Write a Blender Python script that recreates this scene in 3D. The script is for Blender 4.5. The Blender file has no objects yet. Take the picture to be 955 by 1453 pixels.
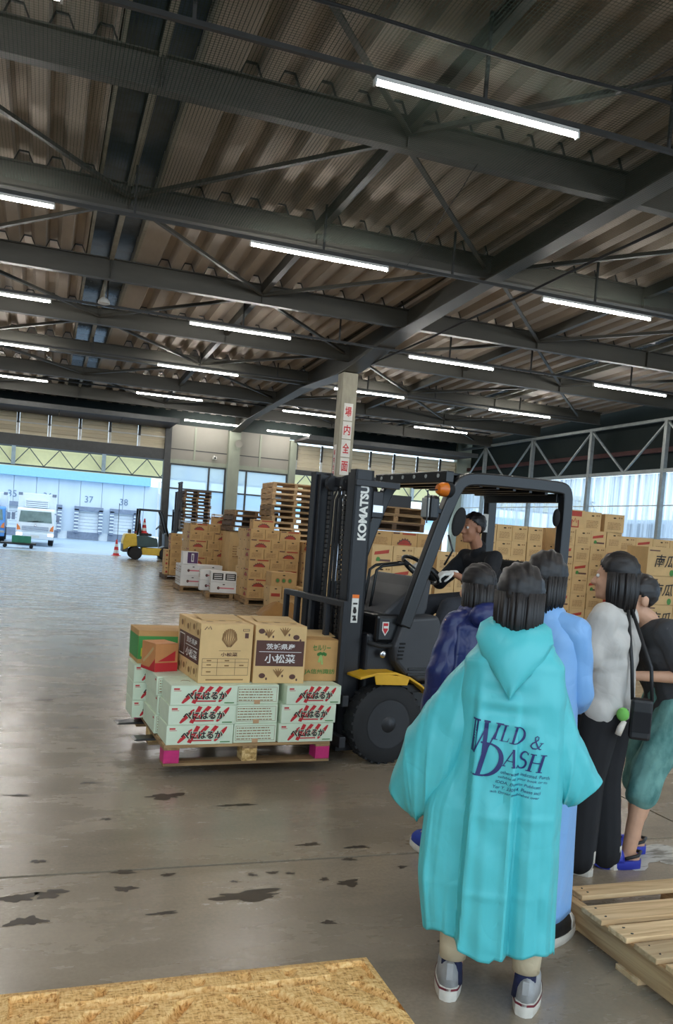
import bpy, bmesh, math, random
import numpy as np
from mathutils import Vector, Matrix, Euler
from mathutils.bvhtree import BVHTree

random.seed(7)
S = bpy.context.scene
COL = S.collection
PI = math.pi

# ------------------------------------------------------------------ camera
FPX, W, H = 1200.0, 955.0, 1453.0
cd = bpy.data.cameras.new('camera')
cd.sensor_fit = 'VERTICAL'
cd.sensor_height = 36.0
cd.lens = FPX / H * 36.0
cd.shift_x = 0.0
cd.shift_y = 100.0 / H
cd.clip_start = 0.05
cd.clip_end = 500
cam = bpy.data.objects.new('camera', cd)
COL.objects.link(cam)
yaw, pit, rol = math.radians(19.36), math.radians(-3.21), math.radians(4.25)
fw = Vector((math.sin(yaw) * math.cos(pit), math.cos(yaw) * math.cos(pit), math.sin(pit)))
r0 = Vector((math.cos(yaw), -math.sin(yaw), 0))
u0 = r0.cross(fw)
rt = math.cos(rol) * r0 + math.sin(rol) * u0
up = -math.sin(rol) * r0 + math.cos(rol) * u0
cam.matrix_world = Matrix(((rt.x, up.x, -fw.x, 0), (rt.y, up.y, -fw.y, 0), (rt.z, up.z, -fw.z, 1.6), (0, 0, 0, 1)))
S.camera = cam

# ------------------------------------------------------------------ world: even overcast sky
wd = bpy.data.worlds.new('overcast_sky')
S.world = wd
wd.use_nodes = True
nt = wd.node_tree
nt.nodes.clear()
wo = nt.nodes.new('ShaderNodeOutputWorld')
bg = nt.nodes.new('ShaderNodeBackground')
bg.inputs[0].default_value = (0.68, 0.85, 1.0, 1)
bg.inputs[1].default_value = 1.9
nt.links.new(bg.outputs[0], wo.inputs[0])
TUBE_STRENGTH = 96.0
S.view_settings.view_transform = 'Standard'
S.view_settings.look = 'None'
S.view_settings.gamma = 1
S.view_settings.use_curve_mapping = False
S.view_settings.exposure = 0.3
S.cycles.max_bounces = 8
S.cycles.transparent_max_bounces = 16
S.cycles.use_denoising = True
S.cycles.caustics_reflective = False
S.cycles.caustics_refractive = False

# ------------------------------------------------------------------ materials
def srgb(r, g, b):
    f = lambda c: (c / 255 / 12.92) if c / 255 <= 0.04045 else ((c / 255 + 0.055) / 1.055) ** 2.4
    return (f(r), f(g), f(b), 1.0)

class NT:
    def __init__(s, name):
        s.m = bpy.data.materials.new(name)
        s.m.use_nodes = True
        s.t = s.m.node_tree
        s.t.nodes.clear()
        s.out = s.n('OutputMaterial')
    def n(s, kind, **kw):
        nd = s.t.nodes.new('ShaderNode' + kind)
        for k, v in kw.items():
            setattr(nd, k, v)
        return nd
    def l(s, a, b):
        s.t.links.new(a, b)

def mat(name, col, rough=0.6, metal=0.0, var=0.12, scale=(6, 6, 6), bump=0.0, bscale=40.0, detail=4.0, col2=None, spec=0.5, coat=0.0, contrast=(0.35, 0.65)):
    g = NT(name)
    b = g.n('BsdfPrincipled')
    g.l(b.outputs[0], g.out.inputs[0])
    c = col if len(col) == 4 else (*col, 1)
    b.inputs['Roughness'].default_value = rough
    b.inputs['Metallic'].default_value = metal
    b.inputs['Specular IOR Level'].default_value = spec
    b.inputs['Coat Weight'].default_value = coat
    tc = g.n('TexCoord')
    mp = g.n('Mapping')
    mp.inputs['Scale'].default_value = scale
    g.l(tc.outputs['Object'], mp.inputs['Vector'])
    nz = g.n('TexNoise')
    nz.inputs['Scale'].default_value = 1.0
    nz.inputs['Detail'].default_value = detail
    nz.inputs['Roughness'].default_value = 0.6
    g.l(mp.outputs[0], nz.inputs['Vector'])
    rp = g.n('ValToRGB')
    rp.color_ramp.elements[0].position = contrast[0]
    rp.color_ramp.elements[1].position = contrast[1]
    rp.color_ramp.elements[0].color = tuple(x * (1 - var) for x in c[:3]) + (1,) if col2 is None else col2
    rp.color_ramp.elements[1].color = tuple(min(1, x * (1 + var)) for x in c[:3]) + (1,) if col2 is None else c
    g.l(nz.outputs[0], rp.inputs[0])
    g.l(rp.outputs[0], b.inputs['Base Color'])
    if bump > 0:
        n2 = g.n('TexNoise')
        n2.inputs['Scale'].default_value = bscale
        n2.inputs['Detail'].default_value = 3
        g.l(tc.outputs['Object'], n2.inputs['Vector'])
        bp = g.n('Bump')
        bp.inputs['Strength'].default_value = bump
        bp.inputs['Distance'].default_value = 0.01
        g.l(n2.outputs[0], bp.inputs['Height'])
        g.l(bp.outputs[0], b.inputs['Normal'])
    return g.m

def emit(name, col, strength):
    g = NT(name)
    e = g.n('Emission')
    e.inputs[0].default_value = (*col[:3], 1)
    e.inputs[1].default_value = strength
    g.l(e.outputs[0], g.out.inputs[0])
    return g.m

def sheet_mat(name, col, clear, rough=0.3, streak=False):
    """thin plastic sheet or frosted pane: part see-through, part scattering"""
    g = NT(name)
    tr = g.n('BsdfTransparent')
    tr.inputs[0].default_value = (0.93, 0.97, 1, 1)
    tl = g.n('BsdfTranslucent')
    tl.inputs[0].default_value = col
    df = g.n('BsdfPrincipled')
    df.inputs['Base Color'].default_value = col
    df.inputs['Roughness'].default_value = rough
    m1 = g.n('MixShader')
    m1.inputs[0].default_value = 0.3
    m2 = g.n('MixShader')
    m2.inputs[0].default_value = clear
    if streak:
        tc = g.n('TexCoord'); mp = g.n('Mapping'); mp.inputs['Scale'].default_value = (5, 5, .12)
        g.l(tc.outputs['Object'], mp.inputs['Vector'])
        nz = g.n('TexNoise'); nz.inputs['Scale'].default_value = 1.5; nz.inputs['Detail'].default_value = 3
        g.l(mp.outputs[0], nz.inputs['Vector'])
        mr = g.n('MapRange'); mr.inputs[1].default_value = .35; mr.inputs[2].default_value = .65; mr.inputs[3].default_value = .0; mr.inputs[4].default_value = clear * 2.2
        g.l(nz.outputs[0], mr.inputs[0]); g.l(mr.outputs[0], m2.inputs[0])
    g.l(tl.outputs[0], m1.inputs[1])
    g.l(df.outputs[0], m1.inputs[2])
    g.l(m1.outputs[0], m2.inputs[1])
    g.l(tr.outputs[0], m2.inputs[2])
    g.l(m2.outputs[0], g.out.inputs[0])
    return g.m

def wood_mat(name, c1, c2, along='x', rough=0.75, knots=True):
    g = NT(name)
    b = g.n('BsdfPrincipled')
    b.inputs['Roughness'].default_value = rough
    g.l(b.outputs[0], g.out.inputs[0])
    tc = g.n('TexCoord')
    oi = g.n('ObjectInfo')
    ad = g.n('VectorMath', operation='MULTIPLY_ADD')
    ad.inputs[1].default_value = (1, 1, 1)
    cb = g.n('CombineXYZ')
    mu = g.n('Math', operation='MULTIPLY')
    mu.inputs[1].default_value = 37.0
    g.l(oi.outputs['Random'], mu.inputs[0])
    for i in range(3):
        g.l(mu.outputs[0], cb.inputs[i])
    g.l(tc.outputs['Object'], ad.inputs[0])
    g.l(cb.outputs[0], ad.inputs[2])
    mp = g.n('Mapping')
    mp.inputs['Scale'].default_value = {'x': (1.2, 22, 22), 'y': (22, 1.2, 22), 'z': (22, 22, 1.2)}[along]
    g.l(ad.outputs[0], mp.inputs['Vector'])
    nz = g.n('TexNoise')
    nz.inputs['Scale'].default_value = 1.6
    nz.inputs['Detail'].default_value = 5
    nz.inputs['Distortion'].default_value = 0.9
    g.l(mp.outputs[0], nz.inputs['Vector'])
    rp = g.n('ValToRGB')
    rp.color_ramp.elements[0].position = 0.3
    rp.color_ramp.elements[1].position = 0.62
    rp.color_ramp.elements[0].color = c2
    rp.color_ramp.elements[1].color = c1
    g.l(nz.outputs[0], rp.inputs[0])
    hs = g.n('HueSaturation')
    rm = g.n('MapRange')
    rm.inputs[3].default_value = 0.72
    rm.inputs[4].default_value = 1.2
    g.l(oi.outputs['Random'], rm.inputs[0])
    g.l(rm.outputs[0], hs.inputs['Value'])
    g.l(rp.outputs[0], hs.inputs['Color'])
    g.l(hs.outputs[0], b.inputs['Base Color'])
    bp = g.n('Bump')
    bp.inputs['Strength'].default_value = 0.25
    bp.inputs['Distance'].default_value = 0.004
    g.l(nz.outputs[0], bp.inputs['Height'])
    g.l(bp.outputs[0], b.inputs['Normal'])
    return g.m

# ------------------------------------------------------------------ mesh builder
class MB:
    OFF = None
    def __init__(s):
        s.v, s.f, s.m = [], [], []
    def add(s, vs, fs, m=0):
        o = len(s.v)
        if MB.OFF is not None:
            vs = [(p[0] + MB.OFF, p[1], p[2]) for p in vs]
        s.v += [tuple(p) for p in vs]
        s.f += [tuple(i + o for i in f) for f in fs]
        s.m += [m] * len(fs)
        return s
    def box(s, x0, x1, y0, y1, z0, z1, m=0):
        vs = [(x, y, z) for z in (z0, z1) for y in (y0, y1) for x in (x0, x1)]
        return s.add(vs, [(0, 2, 3, 1), (4, 5, 7, 6), (0, 1, 5, 4), (2, 6, 7, 3), (0, 4, 6, 2), (1, 3, 7, 5)], m)
    def cbox(s, c, d, rot=(0, 0, 0), m=0):
        M = Matrix.Translation(c) @ Euler(rot).to_matrix().to_4x4()
        vs = [tuple(M @ Vector((x * d[0] / 2, y * d[1] / 2, z * d[2] / 2))) for z in (-1, 1) for y in (-1, 1) for x in (-1, 1)]
        return s.add(vs, [(0, 2, 3, 1), (4, 5, 7, 6), (0, 1, 5, 4), (2, 6, 7, 3), (0, 4, 6, 2), (1, 3, 7, 5)], m)
    def bar(s, p0, p1, w, h, m=0, upv=(0, 0, 1)):
        p0, p1 = Vector(p0), Vector(p1)
        d = (p1 - p0).normalized()
        u = Vector(upv)
        if abs(d.dot(u)) > 0.98:
            u = Vector((1, 0, 0))
        a = d.cross(u).normalized()
        b = a.cross(d).normalized()
        vs = [tuple(p + a * (i * w / 2) + b * (j * h / 2)) for p in (p0, p1) for j in (-1, 1) for i in (-1, 1)]
        return s.add(vs, [(0, 1, 3, 2), (4, 6, 7, 5), (0, 4, 5, 1), (2, 3, 7, 6), (0, 2, 6, 4), (1, 5, 7, 3)], m)
    def rings(s, rs, m=0, cap=True, closed=True):
        n = len(rs[0])
        vs = [p for r in rs for p in r]
        fs = []
        for i in range(len(rs) - 1):
            for j in range(n if closed else n - 1):
                k = (j + 1) % n
                fs.append((i * n + j, i * n + k, (i + 1) * n + k, (i + 1) * n + j))
        if cap:
            fs.append(tuple(range(n - 1, -1, -1)))
            fs.append(tuple((len(rs) - 1) * n + j for j in range(n)))
        return s.add(vs, fs, m)
    def tube(s, path, r, n=8, m=0, cap=True):
        P = [Vector(p) for p in path]
        R = r if isinstance(r, (list, tuple)) else [r] * len(P)
        rs = []
        a = None
        for i, p in enumerate(P):
            d = (P[min(i + 1, len(P) - 1)] - P[max(i - 1, 0)]).normalized()
            if a is None:
                u = Vector((0, 0, 1)) if abs(d.z) < 0.9 else Vector((1, 0, 0))
                a = d.cross(u).normalized()
            a = (a - d * a.dot(d)).normalized()
            b = d.cross(a)
            rs.append([tuple(p + (a * math.cos(2 * PI * j / n) + b * math.sin(2 * PI * j / n)) * R[i]) for j in range(n)])
        return s.rings(rs, m, cap)
    def cyl(s, p0, p1, r0, r1=None, n=12, m=0):
        return s.tube([p0, p1], [r0, r0 if r1 is None else r1], n, m)
    def capsule(s, p0, p1, r0, r1, n=10, k=4):
        p0, p1 = Vector(p0), Vector(p1)
        d = p1 - p0
        d = d.normalized() if d.length > 1e-6 else Vector((0, 0, 1))
        path, R = [], []
        for i in range(k + 1):
            a = PI / 2 * (1 - i / k)
            path.append(p0 - d * r0 * math.sin(a)); R.append(max(1e-4, r0 * math.cos(a)))
        for i in range(k + 1):
            a = PI / 2 * i / k
            path.append(p1 + d * r1 * math.sin(a)); R.append(max(1e-4, r1 * math.cos(a)))
        return s.tube(path, R, n)
    def ell(s, c, r, rot=(0, 0, 0), n=14, k=8, m=0):
        M = Matrix.Translation(c) @ Euler(rot).to_matrix().to_4x4()
        rs = []
        for i in range(k + 1):
            a = -PI / 2 + PI * i / k
            q = max(1e-3, math.cos(a))
            rs.append([tuple(M @ Vector((r[0] * q * math.cos(2 * PI * j / n), r[1] * q * math.sin(2 * PI * j / n), r[2] * math.sin(a)))) for j in range(n)])
        return s.rings(rs, m)
    def lathe(s, prof, c=(0, 0, 0), axis='z', n=20, m=0, cap=True):
        rs = []
        for r, h in prof:
            ring = []
            for j in range(n):
                a = 2 * PI * j / n
                x, y = r * math.cos(a), r * math.sin(a)
                p = {'z': (x, y, h), 'y': (x, h, -y), 'x': (h, x, y)}[axis]
                ring.append((p[0] + c[0], p[1] + c[1], p[2] + c[2]))
            rs.append(ring)
        return s.rings(rs, m, cap)
    def prism(s, poly, d0, d1, plane='xz', m=0):
        f = {'xz': lambda a, b, d: (a, d, b), 'yz': lambda a, b, d: (d, a, b), 'xy': lambda a, b, d: (a, b, d)}[plane]
        n = len(poly)
        vs = [f(a, b, d) for d in (d0, d1) for a, b in poly]
        fs = [tuple(range(n)), tuple(range(2 * n - 1, n - 1, -1))]
        fs += [(i, i + n, (i + 1) % n + n, (i + 1) % n) for i in range(n)]
        return s.add(vs, fs, m)
    def poly(s, pts, m=0):
        return s.add(pts, [tuple(range(len(pts)))], m)
    def mesh(s, name, mats, smooth=False):
        me = bpy.data.meshes.new(name)
        me.from_pydata(s.v, [], s.f)
        for x in (mats if isinstance(mats, (list, tuple)) else [mats]):
            me.materials.append(x)
        me.polygons.foreach_set('material_index', s.m)
        bm = bmesh.new()
        bm.from_mesh(me)
        bmesh.ops.recalc_face_normals(bm, faces=bm.faces)
        bm.to_mesh(me)
        bm.free()
        if smooth:
            me.polygons.foreach_set('use_smooth', [True] * len(me.polygons))
            if smooth != 'all':
                me.set_sharp_from_angle(angle=math.radians(38 if smooth is True else smooth))
        me.update()
        return me
    def build(s, name, mats, parent=None, smooth=False, bevel=0.0, segs=2, loc=None, rot=None):
        o = bpy.data.objects.new(name, s.mesh(name, mats, smooth))
        COL.objects.link(o)
        o.parent = parent
        if loc is not None:
            o.location = loc
        if rot is not None:
            o.rotation_euler = rot
        if bevel > 0:
            b = o.modifiers.new('bevel', 'BEVEL')
            b.width = bevel
            b.segments = segs
            b.limit_method = 'ANGLE'
            b.angle_limit = math.radians(35)
            b.harden_normals = False
        return o

def empty(name, label, cat, loc=(0, 0, 0), rotz=0.0, group=None, kind=None, rot=None):
    o = bpy.data.objects.new(name, None)
    o.empty_display_size = 0.1
    COL.objects.link(o)
    o.location = loc
    o.rotation_euler = rot if rot else (0, 0, rotz)
    return tag(o, label, cat, group, kind)

def tag(o, label=None, cat=None, group=None, kind=None):
    if label: o['label'] = label
    if cat: o['category'] = cat
    if group: o['group'] = group
    if kind: o['kind'] = kind
    return o

KIDS = {}
def link_copy(o, parent=None):
    c = o.copy()
    COL.objects.link(c)
    c.parent = parent
    return c

def copy_tree(o, loc=None, rotz=None, label=None, group=None, parent=None):
    c = link_copy(o, parent)
    for ch in [x for x in o.children]:
        copy_tree(ch, parent=c)
    if loc is not None: c.location = loc
    if rotz is not None: c.rotation_euler = (0, 0, rotz)
    if label: c['label'] = label
    if group: c['group'] = group
    return c

# ------------------------------------------------------------------ lettering
def text_geo(s, bold=0.0, shear=0.0, res=3, spacing=1.0):
    cu = bpy.data.curves.new('t', 'FONT')
    cu.body = s
    cu.offset = bold
    cu.shear = shear
    cu.resolution_u = res
    cu.space_character = spacing
    o = bpy.data.objects.new('t', cu)
    COL.objects.link(o)
    dg = bpy.context.evaluated_depsgraph_get()
    me = bpy.data.meshes.new_from_object(o.evaluated_get(dg))
    vs = [tuple(v.co) for v in me.vertices]
    fs = [tuple(p.vertices) for p in me.polygons]
    bpy.data.objects.remove(o)
    bpy.data.curves.remove(cu)
    bpy.data.meshes.remove(me)
    if not vs:
        return [], []
    x0 = min(v[0] for v in vs); x1 = max(v[0] for v in vs)
    y0 = min(v[1] for v in vs); y1 = max(v[1] for v in vs)
    return [((v[0] - x0) / max(1e-6, x1 - x0), (v[1] - y0) / max(1e-6, y1 - y0)) for v in vs], fs

TX = {}
def tx(s, bold=0.0, shear=0.0):
    k = (s, bold, shear)
    if k not in TX:
        TX[k] = text_geo(s, bold, shear)
    return TX[k]

for a in (('場', .02, 0), ('内', .02, 0), ('全', .02, 0), ('面', .02, 0), ('べにはるか', .03, 0), ('べにはるか', .06, 0), ('茨城県産', .015, 0), ('小松菜', .02, 0),
          ('セルリー', .02, 0), ('JA信州諏訪', .01, 0), ('南瓜', .01, .2), ('KOMATSU', .045, 0), ('紅はるか', .01, 0), ('35', 0, 0), ('36', 0, 0), ('37', 0, 0), ('38', 0, 0),
          ('otherwise indicated. Purch', 0, .2), ('vailable at your book or m', 0, .2), ('IDDA, Dover Publicati', 0, .2), ('Yor Y. 33014. Please incl', 0, .2), ('ach Dover publishes over', 0, .2),
          ('禁煙', .02, 0)):
    tx(*a)

class Face:
    """a flat frame on which print is laid: origin o, axes u (right) and v (up), lifted by n"""
    def __init__(s, o, u, v, lift=0.0015):
        s.o, s.u, s.v = Vector(o), Vector(u), Vector(v)
        s.n = s.u.cross(s.v).normalized()
        s.lift = lift
    def p(s, a, b, k=1.0):
        return tuple(s.o + s.u * a + s.v * b + s.n * s.lift * k)
    def rect(s, mb, a0, a1, b0, b1, m=0, k=1.0):
        mb.add([s.p(a0, b0, k), s.p(a1, b0, k), s.p(a1, b1, k), s.p(a0, b1, k)], [(0, 1, 2, 3)], m)
    def frame(s, mb, a0, a1, b0, b1, t, m=0, k=1.0):
        s.rect(mb, a0, a1, b0, b0 + t, m, k); s.rect(mb, a0, a1, b1 - t, b1, m, k)
        s.rect(mb, a0, a0 + t, b0, b1, m, k); s.rect(mb, a1 - t, a1, b0, b1, m, k)
    def text(s, mb, txt, a0, a1, b0, b1, m=0, bold=0.0, shear=0.0, k=2.0):
        vs, fs = tx(txt, bold, shear)
        mb.add([s.p(a0 + x * (a1 - a0), b0 + y * (b1 - b0), k) for x, y in vs], fs, m)
    def poly(s, mb, pts, m=0, k=1.0):
        mb.add([s.p(a, b, k) for a, b in pts], [tuple(range(len(pts)))], m)
    def disc(s, mb, a, b, ra, rb, m=0, k=1.0, n=14):
        s.poly(mb, [(a + ra * math.cos(2 * PI * i / n), b + rb * math.sin(2 * PI * i / n)) for i in range(n)], m, k)
    def stroke(s, mb, pts, w, m=0, k=1.0):
        P = [Vector(q) for q in pts]
        ws = w if isinstance(w, (list, tuple)) else [w] * len(P)
        L, R = [], []
        for i, q in enumerate(P):
            d = (P[min(i + 1, len(P) - 1)] - P[max(0, i - 1)])
            d = d.normalized() if d.length > 0 else Vector((1, 0))
            nn = Vector((-d.y, d.x)) * ws[i] / 2
            L.append(q + nn); R.append(q - nn)
        for i in range(len(P) - 1):
            mb.add([s.p(*R[i], k), s.p(*R[i + 1], k), s.p(*L[i + 1], k), s.p(*L[i], k)], [(0, 1, 2, 3)], m)

def ordw(i):
    return ['first', 'second', 'third', 'fourth', 'fifth', 'sixth', 'seventh', 'eighth', 'ninth', 'tenth', 'eleventh', 'twelfth', 'thirteenth', 'fourteenth', 'fifteenth', 'sixteenth'][i]

# ------------------------------------------------------------------ shared materials
def floor_mat():
    g = NT('worn_concrete')
    b = g.n('BsdfPrincipled')
    b.inputs['Specular IOR Level'].default_value = .72
    g.l(b.outputs[0], g.out.inputs[0])
    ge = g.n('NewGeometry')
    def noise(sc, scale, det=4, rough=.6):
        mp = g.n('Mapping'); mp.inputs['Scale'].default_value = sc
        g.l(ge.outputs['Position'], mp.inputs['Vector'])
        n = g.n('TexNoise'); n.inputs['Scale'].default_value = scale; n.inputs['Detail'].default_value = det; n.inputs['Roughness'].default_value = rough
        g.l(mp.outputs[0], n.inputs['Vector'])
        return n.outputs[0]
    big = noise((1, 1, 1), .55, 5)
    streak = noise((.75, 1.9, 1), 1.5, 6, .65)
    fine = noise((1, 1, 1), 55, 3)
    r1 = g.n('ValToRGB')
    r1.color_ramp.elements[0].position = .3; r1.color_ramp.elements[1].position = .7
    r1.color_ramp.elements[0].color = srgb(146, 132, 114); r1.color_ramp.elements[1].color = srgb(170, 156, 136)
    g.l(big, r1.inputs[0])
    r2 = g.n('ValToRGB')
    r2.color_ramp.elements[0].position = .35; r2.color_ramp.elements[1].position = .62
    r2.color_ramp.elements[0].color = (.8, .79, .77, 1); r2.color_ramp.elements[1].color = (1.06, 1.05, 1.03, 1)
    g.l(streak, r2.inputs[0])
    r3 = g.n('ValToRGB')
    r3.color_ramp.elements[0].position = .3; r3.color_ramp.elements[1].position = .7
    r3.color_ramp.elements[0].color = (.86, .86, .86, 1); r3.color_ramp.elements[1].color = (1.08, 1.08, 1.08, 1)
    g.l(fine, r3.inputs[0])
    m1 = g.n('Mix', data_type='RGBA', blend_type='MULTIPLY'); m1.inputs[0].default_value = .75
    g.l(r1.outputs[0], m1.inputs[6]); g.l(r2.outputs[0], m1.inputs[7])
    m2 = g.n('Mix', data_type='RGBA', blend_type='MULTIPLY'); m2.inputs[0].default_value = .8
    g.l(m1.outputs[2], m2.inputs[6]); g.l(r3.outputs[0], m2.inputs[7])
    g.l(m2.outputs[2], b.inputs['Base Color'])
    rr = g.n('MapRange'); rr.inputs[1].default_value = .3; rr.inputs[2].default_value = .7; rr.inputs[3].default_value = .19; rr.inputs[4].default_value = .33
    g.l(streak, rr.inputs[0]); g.l(rr.outputs[0], b.inputs['Roughness'])
    bp = g.n('Bump'); bp.inputs['Strength'].default_value = .07; bp.inputs['Distance'].default_value = .01
    g.l(streak, bp.inputs['Height']); g.l(bp.outputs[0], b.inputs['Normal'])
    return g.m

def net_mat():
    g = NT('green_bird_net')
    ge = g.n('NewGeometry')
    sp = g.n('SeparateXYZ')
    g.l(ge.outputs['Position'], sp.inputs[0])
    outs = []
    for ax in (0, 1):
        a = g.n('Math', operation='MULTIPLY'); a.inputs[1].default_value = 1 / .042
        g.l(sp.outputs[ax], a.inputs[0])
        f = g.n('Math', operation='FRACT'); g.l(a.outputs[0], f.inputs[0])
        c = g.n('Math', operation='LESS_THAN'); c.inputs[1].default_value = .085
        g.l(f.outputs[0], c.inputs[0]); outs.append(c)
    mx = g.n('Math', operation='MAXIMUM')
    g.l(outs[0].outputs[0], mx.inputs[0]); g.l(outs[1].outputs[0], mx.inputs[1])
    tr = g.n('BsdfTransparent')
    df = g.n('BsdfDiffuse'); df.inputs[0].default_value = srgb(58, 72, 66)
    ms = g.n('MixShader')
    g.l(mx.outputs[0], ms.inputs[0]); g.l(tr.outputs[0], ms.inputs[1]); g.l(df.outputs[0], ms.inputs[2])
    g.l(ms.outputs[0], g.out.inputs[0])
    return g.m

M = {}
M['floor'] = floor_mat()
M['joint'] = mat('joint_dirt', srgb(38, 35, 32), .9)
M['wet'] = mat('wet_stain', srgb(62, 50, 36), .5, var=.25, scale=(9, 9, 9))
M['whitepaint'] = mat('worn_white_paint', srgb(196, 192, 184), .7, var=.3, scale=(6, 30, 6), col2=srgb(128, 122, 112), contrast=(.38, .5))
M['roof'] = mat('roof_sheet', srgb(166, 156, 144), .75, var=.12, scale=(1.5, .4, 1))
M['steel'] = mat('green_grey_steel', srgb(66, 65, 58), .55, var=.14, scale=(.7, .7, 3), bump=.05, bscale=8)
M['steel_dark'] = mat('dark_green_steel', srgb(34, 48, 46), .6, var=.15, scale=(1, 1, 1))
M['skyframe'] = mat('skylight_frame', srgb(140, 138, 126), .6)
M['skypane'] = mat('tinted_pane', srgb(66, 80, 94), .25, var=.25, scale=(2, 2, 2))
M['tray'] = mat('lamp_tray', srgb(210, 210, 205), .5)
M['tube'] = emit('lit_tube', (1.0, .96, .9), TUBE_STRENGTH)
M['rail'] = mat('rail_steel', srgb(46, 46, 44), .5)
M['black'] = mat('black_rope', srgb(18, 18, 18), .8)
M['net'] = net_mat()
M['beige'] = mat('beige_slat', srgb(226, 214, 186), .6, var=.06, scale=(.5, .5, 4))
M['cream'] = mat('cream_panel', srgb(146, 143, 134), .7, var=.06, scale=(.6, .6, .6))
M['greygreen'] = mat('grey_green_paint', srgb(150, 156, 140), .6, var=.08, scale=(2, 2, 1))
M['darkframe'] = mat('dark_frame', srgb(64, 66, 66), .5)
M['white'] = mat('white_paint', srgb(225, 225, 220), .5, var=.04)
M['leaf'] = mat('dark_door_leaf', srgb(42, 36, 38), .6, var=.1, scale=(1, 1, 1))
M['glass'] = sheet_mat('frosted_window', srgb(222, 238, 248), .45)
M['plastic'] = sheet_mat('corrugated_plastic', srgb(226, 238, 248), .25, streak=True)
M['galv'] = mat('galvanised_steel', srgb(150, 156, 154), .45, .4, var=.1)
M['redbrown'] = mat('red_brown_steel', srgb(78, 42, 38), .7)
M['dkgreen'] = mat('dark_green_sheet', srgb(8, 26, 21), .8)
M['concwall'] = mat('pillar_concrete', srgb(158, 154, 136), .7, var=.16, scale=(5, 5, 1.4), bump=.1, bscale=14)
M['sign'] = mat('sign_white', srgb(226, 224, 216), .5, var=.06)
M['red'] = mat('red_print', srgb(196, 44, 50), .6, var=.05)
M['asphalt'] = mat('yard_paving', srgb(160, 178, 196), .4, var=.12, scale=(.4, 2.5, 1))
M['ware'] = mat('warehouse_cladding', srgb(214, 226, 238), .6, var=.05, scale=(.7, .7, .2))
M['eave'] = mat('light_blue_eave', srgb(150, 205, 236), .5, var=.03)
M['yellow_fascia'] = mat('pale_yellow_fascia', srgb(244, 232, 172), .6, var=.03)
M['dockgrey'] = mat('dock_seal_grey', srgb(128, 138, 158), .7)
M['dockwhite'] = mat('dock_door_white', srgb(226, 232, 238), .5, var=.03)
M['bluegrey_text'] = mat('dock_number_blue', srgb(120, 138, 160), .6)

# ------------------------------------------------------------------ floor
floor = empty('floor', 'worn grey concrete warehouse floor cast in slabs with dark stains', 'floor', kind='structure')
MB().box(-16, 19.4, -9, 37.6, -.2, -.012).build('floor_bed', M['joint'], floor)
xs = [-16, -9.0, -2.6, 3.74, 10.1, 19.4]
ys = [-9, -4.6, 3.86, 12.33, 20.8, 29.3, 37.6]
for i in range(len(xs) - 1):
    for j in range(len(ys) - 1):
        MB().box(xs[i] + .008, xs[i + 1] - .008, ys[j] + .01, ys[j + 1] - .01, -.15, 0).build('floor_slab', M['floor'], floor)
def blot(cx, cy, rx, ry, seed, z=.0012, n=40):
    rr = random.Random(seed)
    ph = [rr.uniform(0, 6.28) for _ in range(4)]
    pts = []
    for k in range(n):
        a = 2 * PI * k / n
        q = 1 + .2 * math.sin(2 * a + ph[0]) + .2 * math.sin(3 * a + ph[1]) + .2 * math.sin(5 * a + ph[2]) + .14 * math.sin(8 * a + ph[3])
        pts.append((cx + rx * q * math.cos(a), cy + ry * q * math.sin(a), z))
    return pts
for k, (x, y, a, b) in enumerate([(.93, 3.505, .16, .045), (-.02, 3.64, .07, .04), (.11, 3.66, .06, .04), (.02, 3.42, .06, .04), (.42, 3.66, .04, .028), (.43, 3.84, .05, .02),
        (1.42, 3.56, .055, .03), (.06, 4.02, .03, .02), (1.1, 3.73, .022, .016), (1.18, 3.71, .02, .012), (1.0, 3.72, .02, .014), (.9, 3.66, .015, .012), (1.52, 3.83, .03, .018), (1.62, 3.98, .05, .02), (1.38, 4.05, .05, .02),
        (.76, 4.9, .1, .05), (.35, 5.2, .05, .02), (-.05, 5.0, .06, .02), (1.15, 4.7, .09, .02), (.4, 4.55, .03, .015), (1.32, 3.62, .02, .015), (.55, 3.4, .05, .015), (1.75, 3.7, .02, .015), (.62, 3.78, .03, .015), (.3, 6.6, .05, .02), (.1, 7.6, .06, .03), (1.62, 2.95, .04, .02), (1.2, 3.2, .03, .015)]):
    MB().poly(blot(x, y, a, b, k)).build('wet_patch', M['wet'], floor)
mb = MB()
for k in range(5):
    mb.poly(blot(3.06 + k * .33, 3.63 + .02 * (k % 2), .26, .13, 90 + k, z=.0015 + .0003 * k))
mb.build('worn_paint_strip', M['whitepaint'], floor)

# ------------------------------------------------------------------ roof
SL = -.028
def zb(y): return 6.75 + SL * (y - 10.75)          # underside of the roof beams
def zr(y): return zb(y) + .435                      # underside of the roof sheets
ceiling = empty('ceiling', 'ribbed folded-plate roof on dark green-grey steel beams', 'ceiling', kind='structure')
def folded(x0, x1, y0, y1):
    mb = MB()
    p, h = .49, .17
    prof = []
    x = x0 + ((x1 - x0) % p)
    prof.append((x0, 0))
    while x < x1 - .01:
        prof += [(x, 0), (x + .2, 0), (x + .275, h), (x + .415, h)]
        x += p
    prof.append((x, 0))
    rs = []
    for y in (y0, y1):
        rs.append([(a, y, zr(y) + b) for a, b in prof])
    mb.rings(rs, cap=False, closed=False)
    # closing sheet above keeps daylight out
    mb.add([(x0 - .1, y0, zr(y0) + .3), (x + .04, y0, zr(y0) + .3), (x + .04, y1, zr(y1) + .3), (x0 - .1, y1, zr(y1) + .3)], [(0, 1, 2, 3)])
    return mb
Y0, Y1 = -4.5, 37.4
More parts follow.
